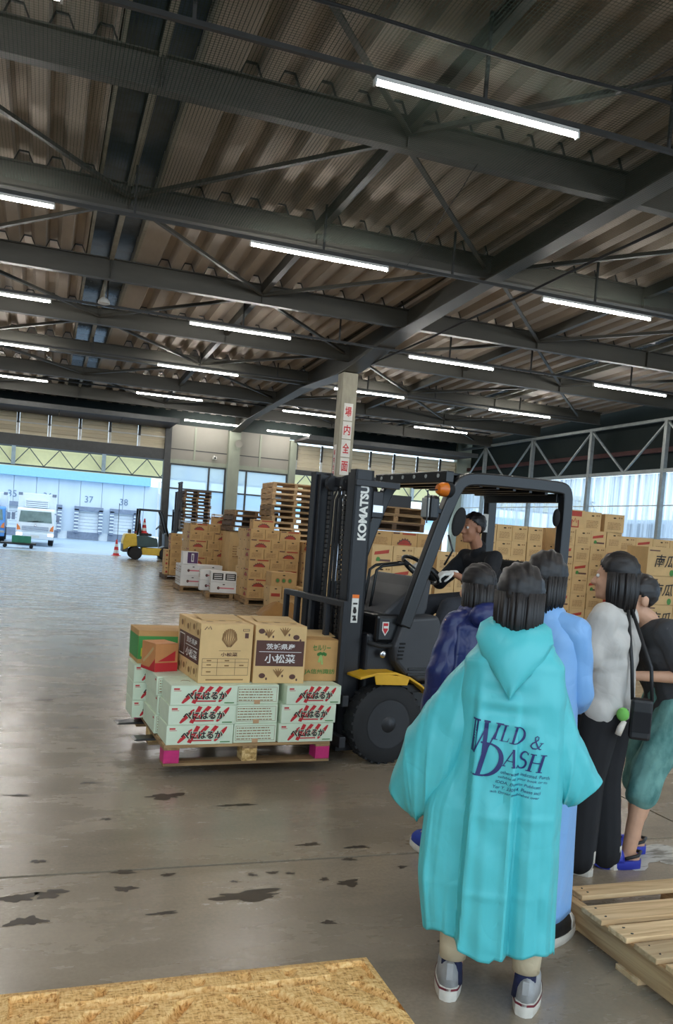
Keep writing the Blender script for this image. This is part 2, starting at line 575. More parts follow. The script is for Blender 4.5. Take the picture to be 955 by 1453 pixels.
bys = [Y0] + [10.75 + 3.92 * k for k in range(-3, 7)] + [Y1]
for a, b in ((-14.2, .6), (1.53, 14.1), (15.05, 19.3)):
    for j in range(len(bys) - 1):
        folded(a, b - .05, bys[j], bys[j + 1]).build('roof_sheet', M['roof'], ceiling)
for sx in (.6, 14.15):
    for j in range(len(bys) - 1):
        y0, y1 = bys[j], bys[j + 1]
        sk = MB()
        for x in (sx, sx + .92):
            sk.bar((x, y0, zr(y0) + .14), (x, y1, zr(y1) + .14), .06, .3)
        sk.bar((sx + .47, y0, zr(y0) + .02), (sx + .47, y1, zr(y1) + .02), .09, .1)
        sk = sk.build('skylight_frame', M['skyframe'], ceiling)
        n = 4
        for k in range(n):
            for x in (sx + .03, sx + .5):
                a, b = y0 + (y1 - y0) * k / n, y0 + (y1 - y0) * (k + 1) / n
                MB().add([(x, a + .03, zr(a) + .26), (x + .39, a + .03, zr(a) + .26), (x + .39, b - .02, zr(b) + .2), (x, b - .02, zr(b) + .2)], [(0, 1, 2, 3)]).build('skylight_pane', M['skypane'], sk)
        mb = MB()
        mb.add([(sx, y0, zr(y0) + .32), (sx + .92, y0, zr(y0) + .32), (sx + .92, y1, zr(y1) + .32), (sx, y1, zr(y1) + .32)], [(0, 1, 2, 3)])
        mb.build('skylight_cover', M['steel_dark'], sk)
def ibeam(x0, x1, y, z0, d, fl, t=.018):
    mb = MB()
    mb.box(x0, x1, y - fl / 2, y + fl / 2, z0, z0 + t)
    mb.box(x0, x1, y - fl / 2, y + fl / 2, z0 + d - t, z0 + d)
    mb.box(x0, x1, y - .006, y + .006, z0 + t, z0 + d - t)
    return mb
for y in bys[1:-1]:
    mb = ibeam(-14, 19, y, zb(y), .43, .17)
    for x in (1.07, 4.3, 11.3, 14.6, -2.3, -5.6):
        mb.box(x - .006, x + .006, y - .08, y + .08, zb(y) + .02, zb(y) + .41)
    mb.build('roof_beam', M['steel'], ceiling)
for gx in (7.8, -7.5):
    mb = MB()
    st = [(-4.5, 0, .3), (14.9, 0, .3), (18.6, -.03, .42), (22.1, -.28, .5), (22.9, -.28, .5), (26.4, -.03, .42), (30, 0, .3), (34.2, 0, .3), (37.2, -.22, .44)]
    for (ya, da, wa), (yb_, db, wb) in zip(st, st[1:]):
        za, zc = zb(ya) - .05 + da, zb(yb_) - .05 + db
        ta, tb = zr(ya) + .06, zr(yb_) + .06
        for z_a, z_c in ((za, zc), (ta, tb)):
            vs = [(gx - wa / 2, ya, z_a), (gx + wa / 2, ya, z_a), (gx + wb / 2, yb_, z_c), (gx - wb / 2, yb_, z_c)]
            vs += [(x, y, z + .025) for x, y, z in vs]
            mb.add(vs, [(0, 1, 2, 3), (7, 6, 5, 4), (0, 4, 5, 1), (1, 5, 6, 2), (2, 6, 7, 3), (3, 7, 4, 0)])
        mb.add([(gx - .01, ya, za), (gx - .01, yb_, zc), (gx - .01, yb_, tb), (gx - .01, ya, ta), (gx + .01, ya, za), (gx + .01, yb_, zc), (gx + .01, yb_, tb), (gx + .01, ya, ta)],
               [(0, 1, 2, 3), (7, 6, 5, 4)])
    mb.build('roof_girder', M['steel'], ceiling)
for sx in (4.3, 11.3):
    for j in range(1, len(bys) - 2):
        MB().bar((sx, bys[j] + .09, zb(bys[j]) + .3), (sx, bys[j + 1] - .09, zb(bys[j + 1]) + .3), .12, .2).build('roof_purlin', M['steel'], ceiling)
nodes_e = [-5.6, 1.07, 7.62]; nodes_e2 = [7.98, 14.6]
for j in range(1, len(bys) - 2):
    ya, yb_ = bys[j], bys[j + 1]
    even_first = (j % 2 == 1)      # rows alternate which side carries the middle node
    ye, yo = (ya, yb_) if even_first else (yb_, ya)
    for e, o in ((-5.6, -2.3), (1.07, -2.3), (1.07, 4.3), (7.62, 4.3), (7.98, 11.3), (14.6, 11.3), (14.6, 18)):
        se = .1 if ye < yo else -.1
        p0 = Vector((e, ye + se, zb(ye) + .17)); p1 = Vector((o, yo - se, zb(yo) + .17))
        mb = MB()
        mb.bar(p0, p1, .075, .012)
        mb.bar(p0 + Vector((0, 0, .035)), p1 + Vector((0, 0, .035)), .012, .07)
        mb.build('roof_brace', M['steel'], ceiling)

# bent strips that seat the sheets on every beam
for y in bys[1:-1]:
    for a, b in ((-9.0, .55), (1.53, 14.05), (15.05, 18.9)):
        p, h = .49, .165
        x = a + ((b - a) % p)
        pts = [(a, .0)]
        while x < b - .01:
            pts += [(x, 0), (x + .2, 0), (x + .272, h), (x + .418, h)]
            x += p
        pts.append((b, 0))
        zc = zb(y) + .432
        mb = MB()
        for (xa, za), (xb, zb_) in zip(pts, pts[1:]):
            if xb - xa > .01:
                mb.bar((xa, y - .06, zc + za - .012), (xb, y - .06, zc + zb_ - .012), .03, .022)
        tag(mb.build('seating_strip', M['rail'], ceiling), kind='stuff')

# ------------------------------------------------------------------ tube lights on rails
LZ = 6.2
rows = [2.3, 8.35, 13.84, 19.9, 25.7, 31.8]  # first row hangs out of view, included for its light
colx = [-8.0, -2.5, 2.95, 8.46, 14.0]
rowname = ['overhead out of view, included for its light', 'in the nearest row', 'in the second row', 'in the third row', 'in the fourth row', 'in the fifth row']
colname = ['far left', 'left edge of the photo', 'left of the girder', 'right of the girder', 'far right by the plastic wall']
def tube_light(x, y, z, label, ln=2.42, group='ceiling tube lights'):
    t = empty('tube_light', label, 'lamp', (x + ln / 2, y, z), group=group)
    MB().box(-ln / 2, ln / 2, -.032, .032, .025, .065).build('lamp_tray', M['tray'], t)
    MB().cyl((-ln / 2 + .02, 0, 0), (ln / 2 - .02, 0, 0), .02, n=10).build('tube', M['tube'], t, smooth=True)
    for s in (-1, 1):
        MB().box(s * ln / 2 - .012, s * ln / 2 + .012, -.03, .03, -.028, .04).build('lamp_holder', M['tray'], t)
for i, y in enumerate(rows):
    for j, x in enumerate(colx):
        if i == 0 and j in (0, 4): continue
        tube_light(x, y, LZ, f'white lit tube lamp {rowname[i]}, {colname[j]}')
    if i:
        rl = empty('lamp_rail', f'dark steel lamp rail on hanger rods {rowname[i]} of tube lights', 'rail', (0, y, LZ))
        MB().box(-12, 17.5, -.025, .025, .08, .13).build('rail_channel', M['rail'], rl)
        for x in (-9.5, -6.8, -4, 1.1, 4.2, 6.6, 9.6, 12.0, 15.2):
            if y > 27 and abs(x - 7.8) < 2: continue
            top = zr(y) - LZ - .02
            MB().bar((x, 0, .13), (x, 0, top), .035, .035).build('hanger_rod', M['rail'], rl)
for j, x in enumerate(colx[1:4]):
    tube_light(x, -2.6, LZ, f'unseen fill tube lamp added behind the camera, {colname[j + 1]}')  # extra unseen row, added to brighten the near end
tube_light(5.4, 36.2, 5.95, 'short white tube lamp above the far wall windows, left of the pilaster', 2.3)
tube_light(9.0, 36.2, 5.9, 'white tube lamp above the far wall, right of the pilaster', 2.0)

# bird net with its ropes
def netz(x, y): return 6.46 + .04 * math.sin(x * .9) * math.cos(y * .7) - .012 * (y - 8)
mb = MB()
nx, ny = 36, 26
vs = [(-8 + 15.6 * i / nx, 4 + 9.6 * j / ny, netz(-8 + 15.6 * i / nx, 4 + 9.6 * j / ny)) for j in range(ny + 1) for i in range(nx + 1)]
mb.add(vs, [(j * (nx + 1) + i, j * (nx + 1) + i + 1, (j + 1) * (nx + 1) + i + 1, (j + 1) * (nx + 1) + i) for j in range(ny) for i in range(nx)])
mb.add([(7.9 + x, y, z) for x, y, z in vs], [(j * (nx + 1) + i, j * (nx + 1) + i + 1, (j + 1) * (nx + 1) + i + 1, (j + 1) * (nx + 1) + i) for j in range(ny) for i in range(nx)])
net = mb.build('bird_net', M['net'])
tag(net, 'fine dark bird netting stretched under the nearest roof beams', 'net', kind='stuff')
def rope(p0, p1, r, label, n=14, sag=.04):
    P = []
    for i in range(n + 1):
        t = i / n
        p = Vector(p0).lerp(Vector(p1), t)
        P.append((p.x, p.y + .012 * math.sin(i * 2.1), p.z - sag * math.sin(PI * t) + .01 * math.sin(i * 1.7)))
    o = MB().tube(P, r, 6).build('net_rope', M['black'], smooth='all')
    tag(o, label, 'rope', 'net ropes')
rope((-3, 7.39, 6.25), (12, 7.36, 6.25), .018, 'black rope along the bird net just before the nearest lamp')
rope((8.0, 7.0, 6.27), (8.03, 22.0, 6.2), .022, 'black cable running beside the girder towards the pillar')
rope((5.3, 7.6, 6.3), (5.9, 5.2, 6.4), .008, 'thin dark cord hanging across the net at top right')
rope((5.0, 10.0, 6.45), (5.9, 14.4, 6.45), .006, 'thin cord from the net to the girder')

# dome lamp on a stem below the skylight
t = empty('dome_lamp', 'small round dome lamp hanging on a stem under the skylight strip', 'lamp', (1.0, 19.3, 6.2))
MB().cyl((0, 0, .1), (0, 0, zr(19.3) - 6.24), .02, n=8).build('stem', M['skyframe'], t)
MB().lathe([(.02, .14), (.06, .12), (.12, .05), (.13, 0), (.1, -.01)], n=16).build('lamp_shade', M['tray'], t, smooth=True)

# ------------------------------------------------------------------ pillar with the sign boards
pil = empty('pillar', 'square grey concrete pillar with vertical red character signs', 'pillar', (7.8, 22.5, 0), kind='structure')
MB().box(-.22, .22, -.22, .22, 0, zb(22.5) - .34).build('shaft', M['concwall'], pil, bevel=.015)
mb = MB(); mb.box(-.26, .26, -.26, .26, 0, .9); mb.build('base_guard', mat('pillar_guard', srgb(196, 168, 40), .6), pil, bevel=.01)
for k, ch in enumerate('場内全面'):
    sb = MB(); z1 = 5.24 - k * .5
    sb.box(-.13, .13, -.232, -.22, z1 - .47, z1); sb = sb.build('sign_board', M['sign'], pil)
    mb = MB(); Face((-.13, -.232, z1 - .47), (1, 0, 0), (0, 0, 1), .003).text(mb, ch, .035, .225, .1, .38, 0, .02)
    mb.build('red_character', M['red'], sb)
sb = MB(); sb.box(-.13, .13, -.232, -.22, 2.3, 3.22); sb = sb.build('sign_board', M['sign'], pil)
mb = MB(); f = Face((-.13, -.232, 2.3), (1, 0, 0), (0, 0, 1), .003)
f.text(mb, '禁', .04, .22, .55, .8, 0, .02) if ('禁', .02, 0) in TX else None
mb2 = MB(); mb2.box(-.232, -.22, -.1, .1, 2.6, 4.1); sb2 = mb2.build('side_sign_board', M['sign'], pil)
mb = MB(); f = Face((-.232, .1, 2.6), (0, -1, 0), (0, 0, 1), .003)
for k, ch in enumerate('場内全面'):
    f.text(mb, ch, .04, .16, 1.2 - k * .2, 1.36 - k * .2, 0, .02)
mb.build('red_character', M['red'], sb2)

# ------------------------------------------------------------------ far wall
YW = 37.3
wall = empty('wall_far', 'far end wall with cream panels, slatted door headers and grey posts', 'wall', kind='structure')
# header over the left opening: slatted bays between posts
MB().box(-14, 5.05, YW - .12, YW + .12, 4.28, 4.75).build('header_beam', M['darkframe'], wall)
bx = [-14 + 1.21 * k for k in range(16)]
bx = [x + (4.9 - bx[-1]) for x in bx]
for a, b in zip(bx, bx[1:]):
    mb = MB()
    n = 6
    for k in range(n):
        z0 = 4.75 + k * .175
        mb.add([(a + .06, YW, z0), (b - .06, YW, z0), (b - .06, YW - .05, z0 + .14), (a + .06, YW - .05, z0 + .14), (b - .06, YW, z0 + .175), (a + .06, YW, z0 + .175)], [(0, 1, 2, 3), (3, 2, 4, 5)])
    mb.build('slat_panel', M['beige'], wall)
for x in bx:
    MB().box(x - .05, x + .05, YW - .16, YW - .06, 5.2, 5.85).build('header_post', M['darkframe'], wall)
    MB().box(x - .05, x + .05, YW - .16, YW - .06, 4.75, 5.2).build('header_post', M['white'], wall)
MB().box(-14, 4.9, YW - .14, YW - .05, 5.22, 5.27).build('header_rail', M['white'], wall)
MB().box(-14, 19.8, YW, YW + .1, 5.75, 6.9).build('upper_wall', M['steel_dark'], wall)
MB().box(4.78, 5.05, YW - .2, YW + .15, 0, 5.75).build('door_post', M['darkframe'], wall)
# solid bays with windows
def wall_bay(x0, x1, mull, n):
    MB().box(x0, x1, YW - .02, YW + .1, 4.35, 5.85).build('cream_panel', M['cream'], wall)
    mb = MB()
    for x in (x0 + (x1 - x0) * .42,):
        mb.box(x - .04, x + .04, YW - .06, YW - .02, 4.4, 5.8)
    mb.build('panel_batten', M['greygreen'], wall)
    MB().box(x0, x1, YW - .035, YW - .02, 4.78, 4.82).build('panel_joint', M['darkframe'], wall)
    MB().box(x0, x1, YW - .08, YW + .1, 4.18, 4.36).build('lintel', M['greygreen'], wall)
    MB().box(x0, x1, YW - .02, YW + .1, 0, .85).build('dado', M['cream'], wall)
    wi = empty(f'window_{n}', f'tall bluish frosted window {"left" if n == 1 else "right"} of the far pilaster', 'window', kind='structure')
    mb = MB()
    for z in (.85, 1.9, 3.1, 4.14):
        mb.box(x0, x1, YW - .04, YW + .04, z - .03, z + .03)
    mb.build('transom', M['darkframe'], wi)
    for x in (x0 + .03, mull, x1 - .03):
        MB().box(x - .035, x + .035, YW - .05, YW + .05, .85, 4.16).build('mullion', M['darkframe'], wi)
    for a, b in ((x0 + .03, mull), (mull, x1 - .03)):
        for z0, z1 in ((.88, 1.87), (1.93, 3.07), (3.13, 4.11)):
            MB().box(a + .035, b - .035, YW - .006, YW + .006, z0, z1).build('pane', M['glass'], wi)
wall_bay(5.05, 7.53, 6.78, 1)
wall_bay(8.04, 10.36, 8.46, 2)
MB().box(7.53, 8.04, YW - .35, YW + .2, 0, 5.8).build('pilaster', M['greygreen'], wall)
MB().box(10.36, 10.66, YW - .25, YW + .2, 0, 5.7).build('door_post', M['greygreen'], wall)
# right opening header
MB().box(18.75, 19.8, YW - .2, YW + .15, 0, 6.6).build('door_post', M['greygreen'], wall)
MB().box(10.66, 18.75, YW - .1, YW + .1, 4.2, 4.42).build('header_beam', M['darkframe'], wall)
bx2 = [10.7 + 1.2 * k for k in range(8)]
for a, b in zip(bx2, bx2[1:]):
    mb = MB()
    for k in range(6):
        z0 = 4.42 + k * .19
        mb.add([(a + .04, YW, z0), (b - .04, YW, z0), (b - .04, YW - .05, z0 + .15), (a + .04, YW - .05, z0 + .15), (b - .04, YW, z0 + .19), (a + .04, YW, z0 + .19)], [(0, 1, 2, 3), (3, 2, 4, 5)])
    mb.build('slat_panel', M['beige'], wall)
    MB().box(a - .04, a + .04, YW - .14, YW - .06, 4.42, 4.85).build('header_post', M['white'], wall)
    MB().box(a - .04, a + .04, YW - .14, YW - .06, 4.85, 5.6).build('header_post', M['darkframe'], wall)
for n, (x0, x1, y0) in enumerate(((-14, 4.95, 34.4), (10.5, 18.6, 34.8))):
    d = empty(f'door_{n + 1}', f'dark raised overhead door leaf hanging above the {"left" if n == 0 else "right"} far opening', 'door', kind='structure')
    k = x0
    while k < x1 - .2:
        e = min(k + 2.4, x1)
        MB().box(k + .01, e - .01, y0, YW - .2, 5.62, 5.72).build('door_panel', M['leaf'], d)
        k = e
    MB().box(x0, x1, y0 - .06, y0, 5.58, 5.76).build('leaf_edge', M['darkframe'], d)
cm = empty('security_camera', 'small white security camera on the far wall below the lamps', 'camera', (6.95, YW - .1, 4.55))
MB().cbox((0, -.12, 0), (.14, .3, .12)).build('camera_body', M['white'], cm, bevel=.01)
MB().bar((0, 0, .1), (0, -.1, .04), .04, .04).build('bracket', M['white'], cm)
MB().cyl((0, -.28, 0), (0, -.27, 0), .045, n=12).build('lens', M['black'], cm)
hb = empty('wall_horn', 'cream horn speaker on the pilaster between the far windows', 'speaker', (7.9, YW - .36, 5.25))
MB().lathe([(.05, 0), (.06, -.1), (.16, -.28), (.17, -.3), (.13, -.28)], axis='y', n=14).build('horn', M['cream'], hb, smooth=True)
MB().box(-.05, .05, -.02, .0, -.25, .1).build('bracket', M['greygreen'], hb)

# ------------------------------------------------------------------ right wall: truss over corrugated plastic sheets
XR = 19.0
wr = empty('wall_right', 'right side wall of clear corrugated plastic under a grey steel truss', 'wall', kind='structure')
yr = 1.0
MB().box(XR + .5, XR + .55, -4.5, 37.3, 4.5, 6.9).build('upper_wall', M['dkgreen'], wr)
MB().box(XR + .3, XR + .42, -4, 37.2, 5.15, 5.3).build('tie_beam', M['redbrown'], wr)
MB().box(XR - .06, XR + .06, -4.4, 37.2, 4.42, 4.54).build('truss_chord', M['galv'], wr)
MB().box(XR - .06, XR + .06, -4.4, 37.2, 6.1, 6.2).build('truss_chord', M['galv'], wr)
posts = [22.8 + 4.0 * k for k in range(-6, 4)]
for y in posts:
    MB().box(XR - .07, XR + .07, y - .07, y + .07, 0, 6.15).build('truss_post', M['galv'], wr)
    for s in (-1, 1):
        if -4 < y + 2 * s < 37.2:
            MB().bar((XR, y, 6.1), (XR, y + 2 * s, 4.5), .06, .06).build('truss_diagonal', M['galv'], wr)
def corrugated(y0, y1, z0, z1, X):
    mb = MB()
    n = int((y1 - y0) / .075)
    rs = []
    for z in (z0, z1):
        rs.append([(X + .028 * math.cos(PI * i), y0 + (y1 - y0) * i / n, z) for i in range(n + 1)])
    mb.rings(rs, cap=False, closed=False)
    return mb
y = -1.2
while y < 37.2:
    for z0, z1 in ((.05, 2.3), (2.22, 4.42)):
        corrugated(y, min(y + 1.34, 37.25), z0, z1, XR + .16).build('plastic_sheet', M['plastic'], wr)
    y += 1.333
for z in (.6, 1.45, 2.26, 3.35):
    MB().box(XR + .1, XR + .13, -1.2, 37.2, z - .018, z + .018).build('girt', M['white'], wr)
# buildings across the side yard, seen dimly through the sheets
sb = empty('side_building', 'pale building with dark windows seen through the plastic wall', 'building', (27, 24, 0))
MB().box(0, 6, -22, 16, 0, 3.4).build('wall', M['ware'], sb)
for k in range(5):
    MB().box(-.1, .05, -16 + 6 * k, -12.6 + 6 * k, 2.2, 3.2).build('window', mat('dark_window', srgb(70, 80, 96), .3) if k == 0 else bpy.data.materials['dark_window'], sb)
# left and near sides of the hall, out of the frame
wl = empty('wall_left', 'left side wall of grey steel sheet', 'wall', kind='structure')
MB().box(-14.5, -14.3, -4.5, 37.4, 0, 7.6).build('sheet', M['cream'], wl)

# ------------------------------------------------------------------ yard outside
yd = empty('yard_ground', 'wet pale paving of the loading yard beyond the openings', 'ground', kind='structure')
MB().box(-60, 90, 37.6, 62, -.25, -.02).build('paving', M['asphalt'], yd)
MB().box(19.4, 90, -30, 37.6, -.25, -.03).build('paving', M['asphalt'], yd)
MB().box(-60, -14.5, -30, 37.6, -.25, -.03).build('paving', M['asphalt'], yd)
MB().box(-14.5, 19.4, -40, -9, -.25, -.03).build('paving', M['asphalt'], yd)
# warehouse with dock doors
wh = empty('warehouse', 'pale blue-white warehouse with numbered dock doors across the yard', 'building', (0, 61, 0))
x = -22
while x < 6.7:
    MB().box(x + .012, x + 1.42, 0, .3, .5, 4.0).build('wall_panel', M['ware'], wh)
    x += 1.432
MB().box(-22.3, 7.0, -.5, 10, 4.0, 4.75).build('eave', M['eave'], wh)
MB().box(-22, 6.9, .3, 10, 0, 4).build('core', M['ware'], wh)
for x, num in ((-8.4, None), (-5.2, None), (-2.0, '35'), (.25, '36'), (2.95, '37'), (5.3, '38')):
    dr = MB().box(x - .66, x + .66, -.1, 0, .5, 2.0).build('dock_door', M['dockwhite'], wh)
    mb = MB()
    for k in range(6):
        mb.box(x - .66, x + .66, -.115, -.1, .72 + k * .22, .735 + k * .22)
    mb.build('door_groove', M['dockgrey'], dr)
    for s in (-1, 1):
        sl = MB().box(x + s * .8 - .13, x + s * .8 + .13, -.4, 0, .45, 2.25).build('dock_seal', M['dockgrey'], wh)
        mb = MB()
        for k in range(7):
            mb.box(x + s * .8 - .14, x + s * .8 + .14, -.42, -.4, .6 + k * .23, .68 + k * .23)
        mb.build('seal_rib', M['dockwhite'], sl)
    MB().box(x - .95, x + .95, -.42, 0, 1.98, 2.25).build('dock_head', M['dockgrey'], wh)
    if num:
        mb = MB(); Face((x - .3, -.01, 2.55), (1, 0, 0), (0, 0, 1), .012).text(mb, num, 0, .55, 0, .45)
        mb.build('dock_number', M['bluegrey_text'], wh)
for k in range(10):
    MB().box(-20 + k * 2.7, -17.9 + k * 2.7, -.12, 0, .02, .5).build('dock_base', M['dockgrey'], wh)
MB().box(-22, 6.9, -.06, .3, -.02, .5).build('plinth', M['dockwhite'], wh)
# covered way with yellow fascia and lattice
cv = empty('covered_way', 'pale yellow fascia with dark lattice truss spanning the yard', 'canopy', (0, 47, 0))
MB().box(-24, 34, .3, .45, 3.95, 5.3).build('fascia', M['yellow_fascia'], cv)
for z in (4.0, 4.95):
    MB().box(-24, 34, -.04, .04, z - .04, z + .04).build('truss_chord', M['darkframe'], cv)
x = -24.4 + .3
k = 0
while x < 33:
    MB().bar((x, 0, 4.02), (x + .75, 0, 4.93), .045, .045).build('truss_diagonal', M['darkframe'], cv)
    MB().bar((x + .75, 0, 4.93), (x + 1.5, 0, 4.02), .045, .045).build('truss_diagonal', M['darkframe'], cv)
    if k % 3 == 0:
        MB().box(x - .1, x + .1, -.1, .1, 4.0, 5.0).build('bracket_post', M['galv'], cv)
    x += 1.5; k += 1
for x in (-14.5, 8.6, 20.5):
    MB().box(x - .12, x + .12, .1, .3, -.02, 4.1).build('column', M['white'], cv)
# outdoor stair and racks right of the warehouse
st = empty('steel_staircase', 'white steel staircase beside the warehouse end wall', 'staircase', (8.2, 60, 0))
MB().bar((-.6, 0, 3.6), (2.2, 0, .2), .08, .24).build('stringer', M['white'], st)
MB().bar((-.6, 0, 4.4), (2.2, 0, 1.1), .05, .05).build('handrail', M['white'], st)
for k in range(10):
    MB().box(-.6 + .28 * k, -.34 + .28 * k, 0, .8, 3.55 - .34 * k, 3.6 - .34 * k).build('tread', M['white'], st)
for x in (-.6, .8, 2.2):
    MB().box(x - .05, x + .05, .7, .8, -.02, 4.4 - (x + .6) * 1.17).build('post', M['white'], st)
b2 = empty('far_blue_building', 'light blue building beyond the right far opening', 'building', (22, 66, 0))
MB().box(-10, 18, 0, 8, 0, 3.3).build('wall', M['ware'], b2)
MB().box(-10.3, 18.3, -.5, 8, 3.3, 4.2).build('eave', M['eave'], b2)
for k in range(6):
    MB().box(-9 + 4.4 * k, -6 + 4.4 * k, -.08, 0, .1, 2.6).build('shutter', M['dockwhite'], b2)

# ------------------------------------------------------------------ wooden pallets
M['pine'] = wood_mat('new_pine', srgb(226, 192, 146), srgb(188, 148, 102), 'x')
M['pine_y'] = wood_mat('new_pine_lengthwise', srgb(214, 178, 130), srgb(168, 128, 86), 'y')
M['oldwood'] = wood_mat('weathered_pallet_wood', srgb(176, 142, 98), srgb(118, 90, 60), 'x')
M['oldwood_y'] = wood_mat('weathered_pallet_wood_lengthwise', srgb(166, 132, 90), srgb(108, 82, 54), 'y')
M['darkwood'] = wood_mat('dark_pallet_wood', srgb(120, 92, 66), srgb(66, 50, 38), 'x')
M['darkwood_y'] = wood_mat('dark_pallet_wood_lengthwise', srgb(112, 86, 60), srgb(60, 46, 34), 'y')
M['nail'] = mat('nail_head', srgb(70, 66, 60), .4, .8)
M['pink'] = mat('magenta_block_paint', srgb(196, 42, 110), .6, var=.12, scale=(14, 14, 14))
def chip_mat(name, cols, sc):
    g = NT(name)
    b = g.n('BsdfPrincipled'); b.inputs['Roughness'].default_value = .75
    g.l(b.outputs[0], g.out.inputs[0])
    tc = g.n('TexCoord')
    acc = None
    rp = g.n('ValToRGB')
    vs = []
    for rot, s in (((0, 0, .5), (1, 4, 2)), ((0, 0, -.7), (4.5, 1.2, 2)), ((0, 0, 1.6), (1.3, 5, 2))):
        mp = g.n('Mapping'); mp.inputs['Rotation'].default_value = rot; mp.inputs['Scale'].default_value = tuple(x * sc for x in s)
        g.l(tc.outputs['Object'], mp.inputs['Vector'])
        v = g.n('TexVoronoi'); v.inputs['Scale'].default_value = 1.0
        g.l(mp.outputs[0], v.inputs['Vector'])
        sp = g.n('SeparateColor'); g.l(v.outputs['Color'], sp.inputs[0])
        vs.append(sp.outputs[0])
    a = g.n('Math', operation='ADD'); g.l(vs[0], a.inputs[0]); g.l(vs[1], a.inputs[1])
    a2 = g.n('Math', operation='ADD'); g.l(a.outputs[0], a2.inputs[0]); g.l(vs[2], a2.inputs[1])
    dv = g.n('Math', operation='DIVIDE'); dv.inputs[1].default_value = 3; g.l(a2.outputs[0], dv.inputs[0])
    rp.color_ramp.elements[0].position = .12; rp.color_ramp.elements[0].color = cols[0]
    rp.color_ramp.elements[1].position = .8; rp.color_ramp.elements[1].color = cols[2]
    e = rp.color_ramp.elements.new(.42); e.color = cols[1]
    g.l(dv.outputs[0], rp.inputs[0]); g.l(rp.outputs[0], b.inputs['Base Color'])
    bp = g.n('Bump'); bp.inputs['Strength'].default_value = .3; bp.inputs['Distance'].default_value = .003
    g.l(dv.outputs[0], bp.inputs['Height']); g.l(bp.outputs[0], b.inputs['Normal'])
    return g.m
M['chip'] = chip_mat('pressed_wood_strands', (srgb(160, 106, 50), srgb(228, 176, 104), srgb(248, 210, 146)), 46)
M['chipblock'] = chip_mat('chip_block', (srgb(140, 104, 56), srgb(200, 162, 100), srgb(226, 194, 138)), 30)

# foreground slatted pallet, lower right
pr = empty('wooden_pallet', 'new pale pine slatted pallet on the floor beside the pale blue raincoat', 'pallet', (2.2, 3.05, 0))
def board(y0, y1, x0, x1, z0, z1, seed):
    rr = random.Random(seed)
    mb = MB(); mb.box(x0, x1, y0, y1, z0, z1)
    b = mb.build('deck_board', M['pine'], pr, bevel=.003)
    nb = MB()
    for x in (x0 + .045, x0 + .6, x1 - .06):
        for y in (y0 + .03, y1 - .03):
            nb.cyl((x + rr.uniform(-.01, .01), y, z1 - .001), (x, y, z1 + .0006), .004, n=8)
    tag(nb.build('nail_heads', M['nail'], b), kind='stuff')
for k, (y0, y1, x0) in enumerate([(-.105, -.005, .045), (-.325, -.19, -.02), (-.475, -.365, -.018), (-.635, -.51, -.012), (-.79, -.67, 0), (-.95, -.83, -.01)]):
    board(y0, y1, x0, 1.16, .125, .147, k)
for x in (.0, .55, 1.1):
    MB().box(x, x + .045, -.97, -.0, .022, .125).build('stringer', M['pine_y'], pr, bevel=.003)
for y0, y1 in ((-.55, -.42), (-.97, -.86), (-.11, 0)):
    MB().box(-.012, 1.16, y0, y1, 0, .022).build('base_board', M['pine'], pr, bevel=.002)

# pressed wood-strand pallet, lower left
def osb_h(u, v):
    """height of the moulded face: rim, ribs and dents"""
    def ridge(d, w): return max(0.0, 1 - (d / w) ** 2)
    h = 0.0
    edge = min(u, v, 1.22 - u, .86 - v)
    rim = .012 if edge > .04 else .012 * max(0, edge / .04)
    h += rim
    # long groove parallel to the far edge
    h -= .024 * ridge(abs((.86 - v) - .13), .02) * (1 if .06 < u < 1.16 else 0)
    # diagonal recesses either side of the centre
    for cx, sgn in ((.62, 1), (.62, -1)):
        for off in (.06, .2, .34, .48):
            d = abs((u - cx) * sgn - off - (.7 - v) * .75)
            if v < .69 and (u - cx) * sgn > .02:
                h -= .03 * ridge(d, .026)
    # dents near the far edge
    for k in range(7):
        cx = .14 + k * .155
        d = math.hypot((u - cx) / .024, ((.86 - v) - .065) / .03)
        h -= .026 * max(0, 1 - d * d)
    d = math.hypot((u - .62) / .09, ((.86 - v) - .16) / .07)
    h += .008 * max(0, 1 - d * d)
    for cx in (.1, 1.12):
        d = max(abs(u - cx) / .07, abs((.86 - v) - .1) / .06)
        h -= .018 if d < 1 else 0
    return h
mb = MB()
nx, ny = 190, 134
for_z = []
vs = [(1.22 * i / nx, .86 * j / ny, .105 + osb_h(1.22 * i / nx, .86 * j / ny)) for j in range(ny + 1) for i in range(nx + 1)]
mb.add(vs, [(j * (nx + 1) + i, j * (nx + 1) + i + 1, (j + 1) * (nx + 1) + i + 1, (j + 1) * (nx + 1) + i) for j in range(ny) for i in range(nx)])
skirt = [(0, 0), (1.22, 0), (1.22, .86), (0, .86)]
rs = [[(a, b, .105) for a, b in skirt], [(a, b, .04) for a, b in skirt]]
mb.rings(rs, cap=False)
op = empty('pressed_wood_pallet', 'moulded wood-strand pallet with ribbed grooves lying on the bare floor', 'pallet', (-.05, 1.85, 0))
mb.build('moulded_deck', M['chip'], op, smooth=True)
for x in (.14, .61, 1.08):
    for y in (.14, .43, .72):
        MB().lathe([(.05, 0), (.055, .004), (.075, .1)], c=(x, y, 0), n=14).build('foot', M['chip'], op, smooth=True)

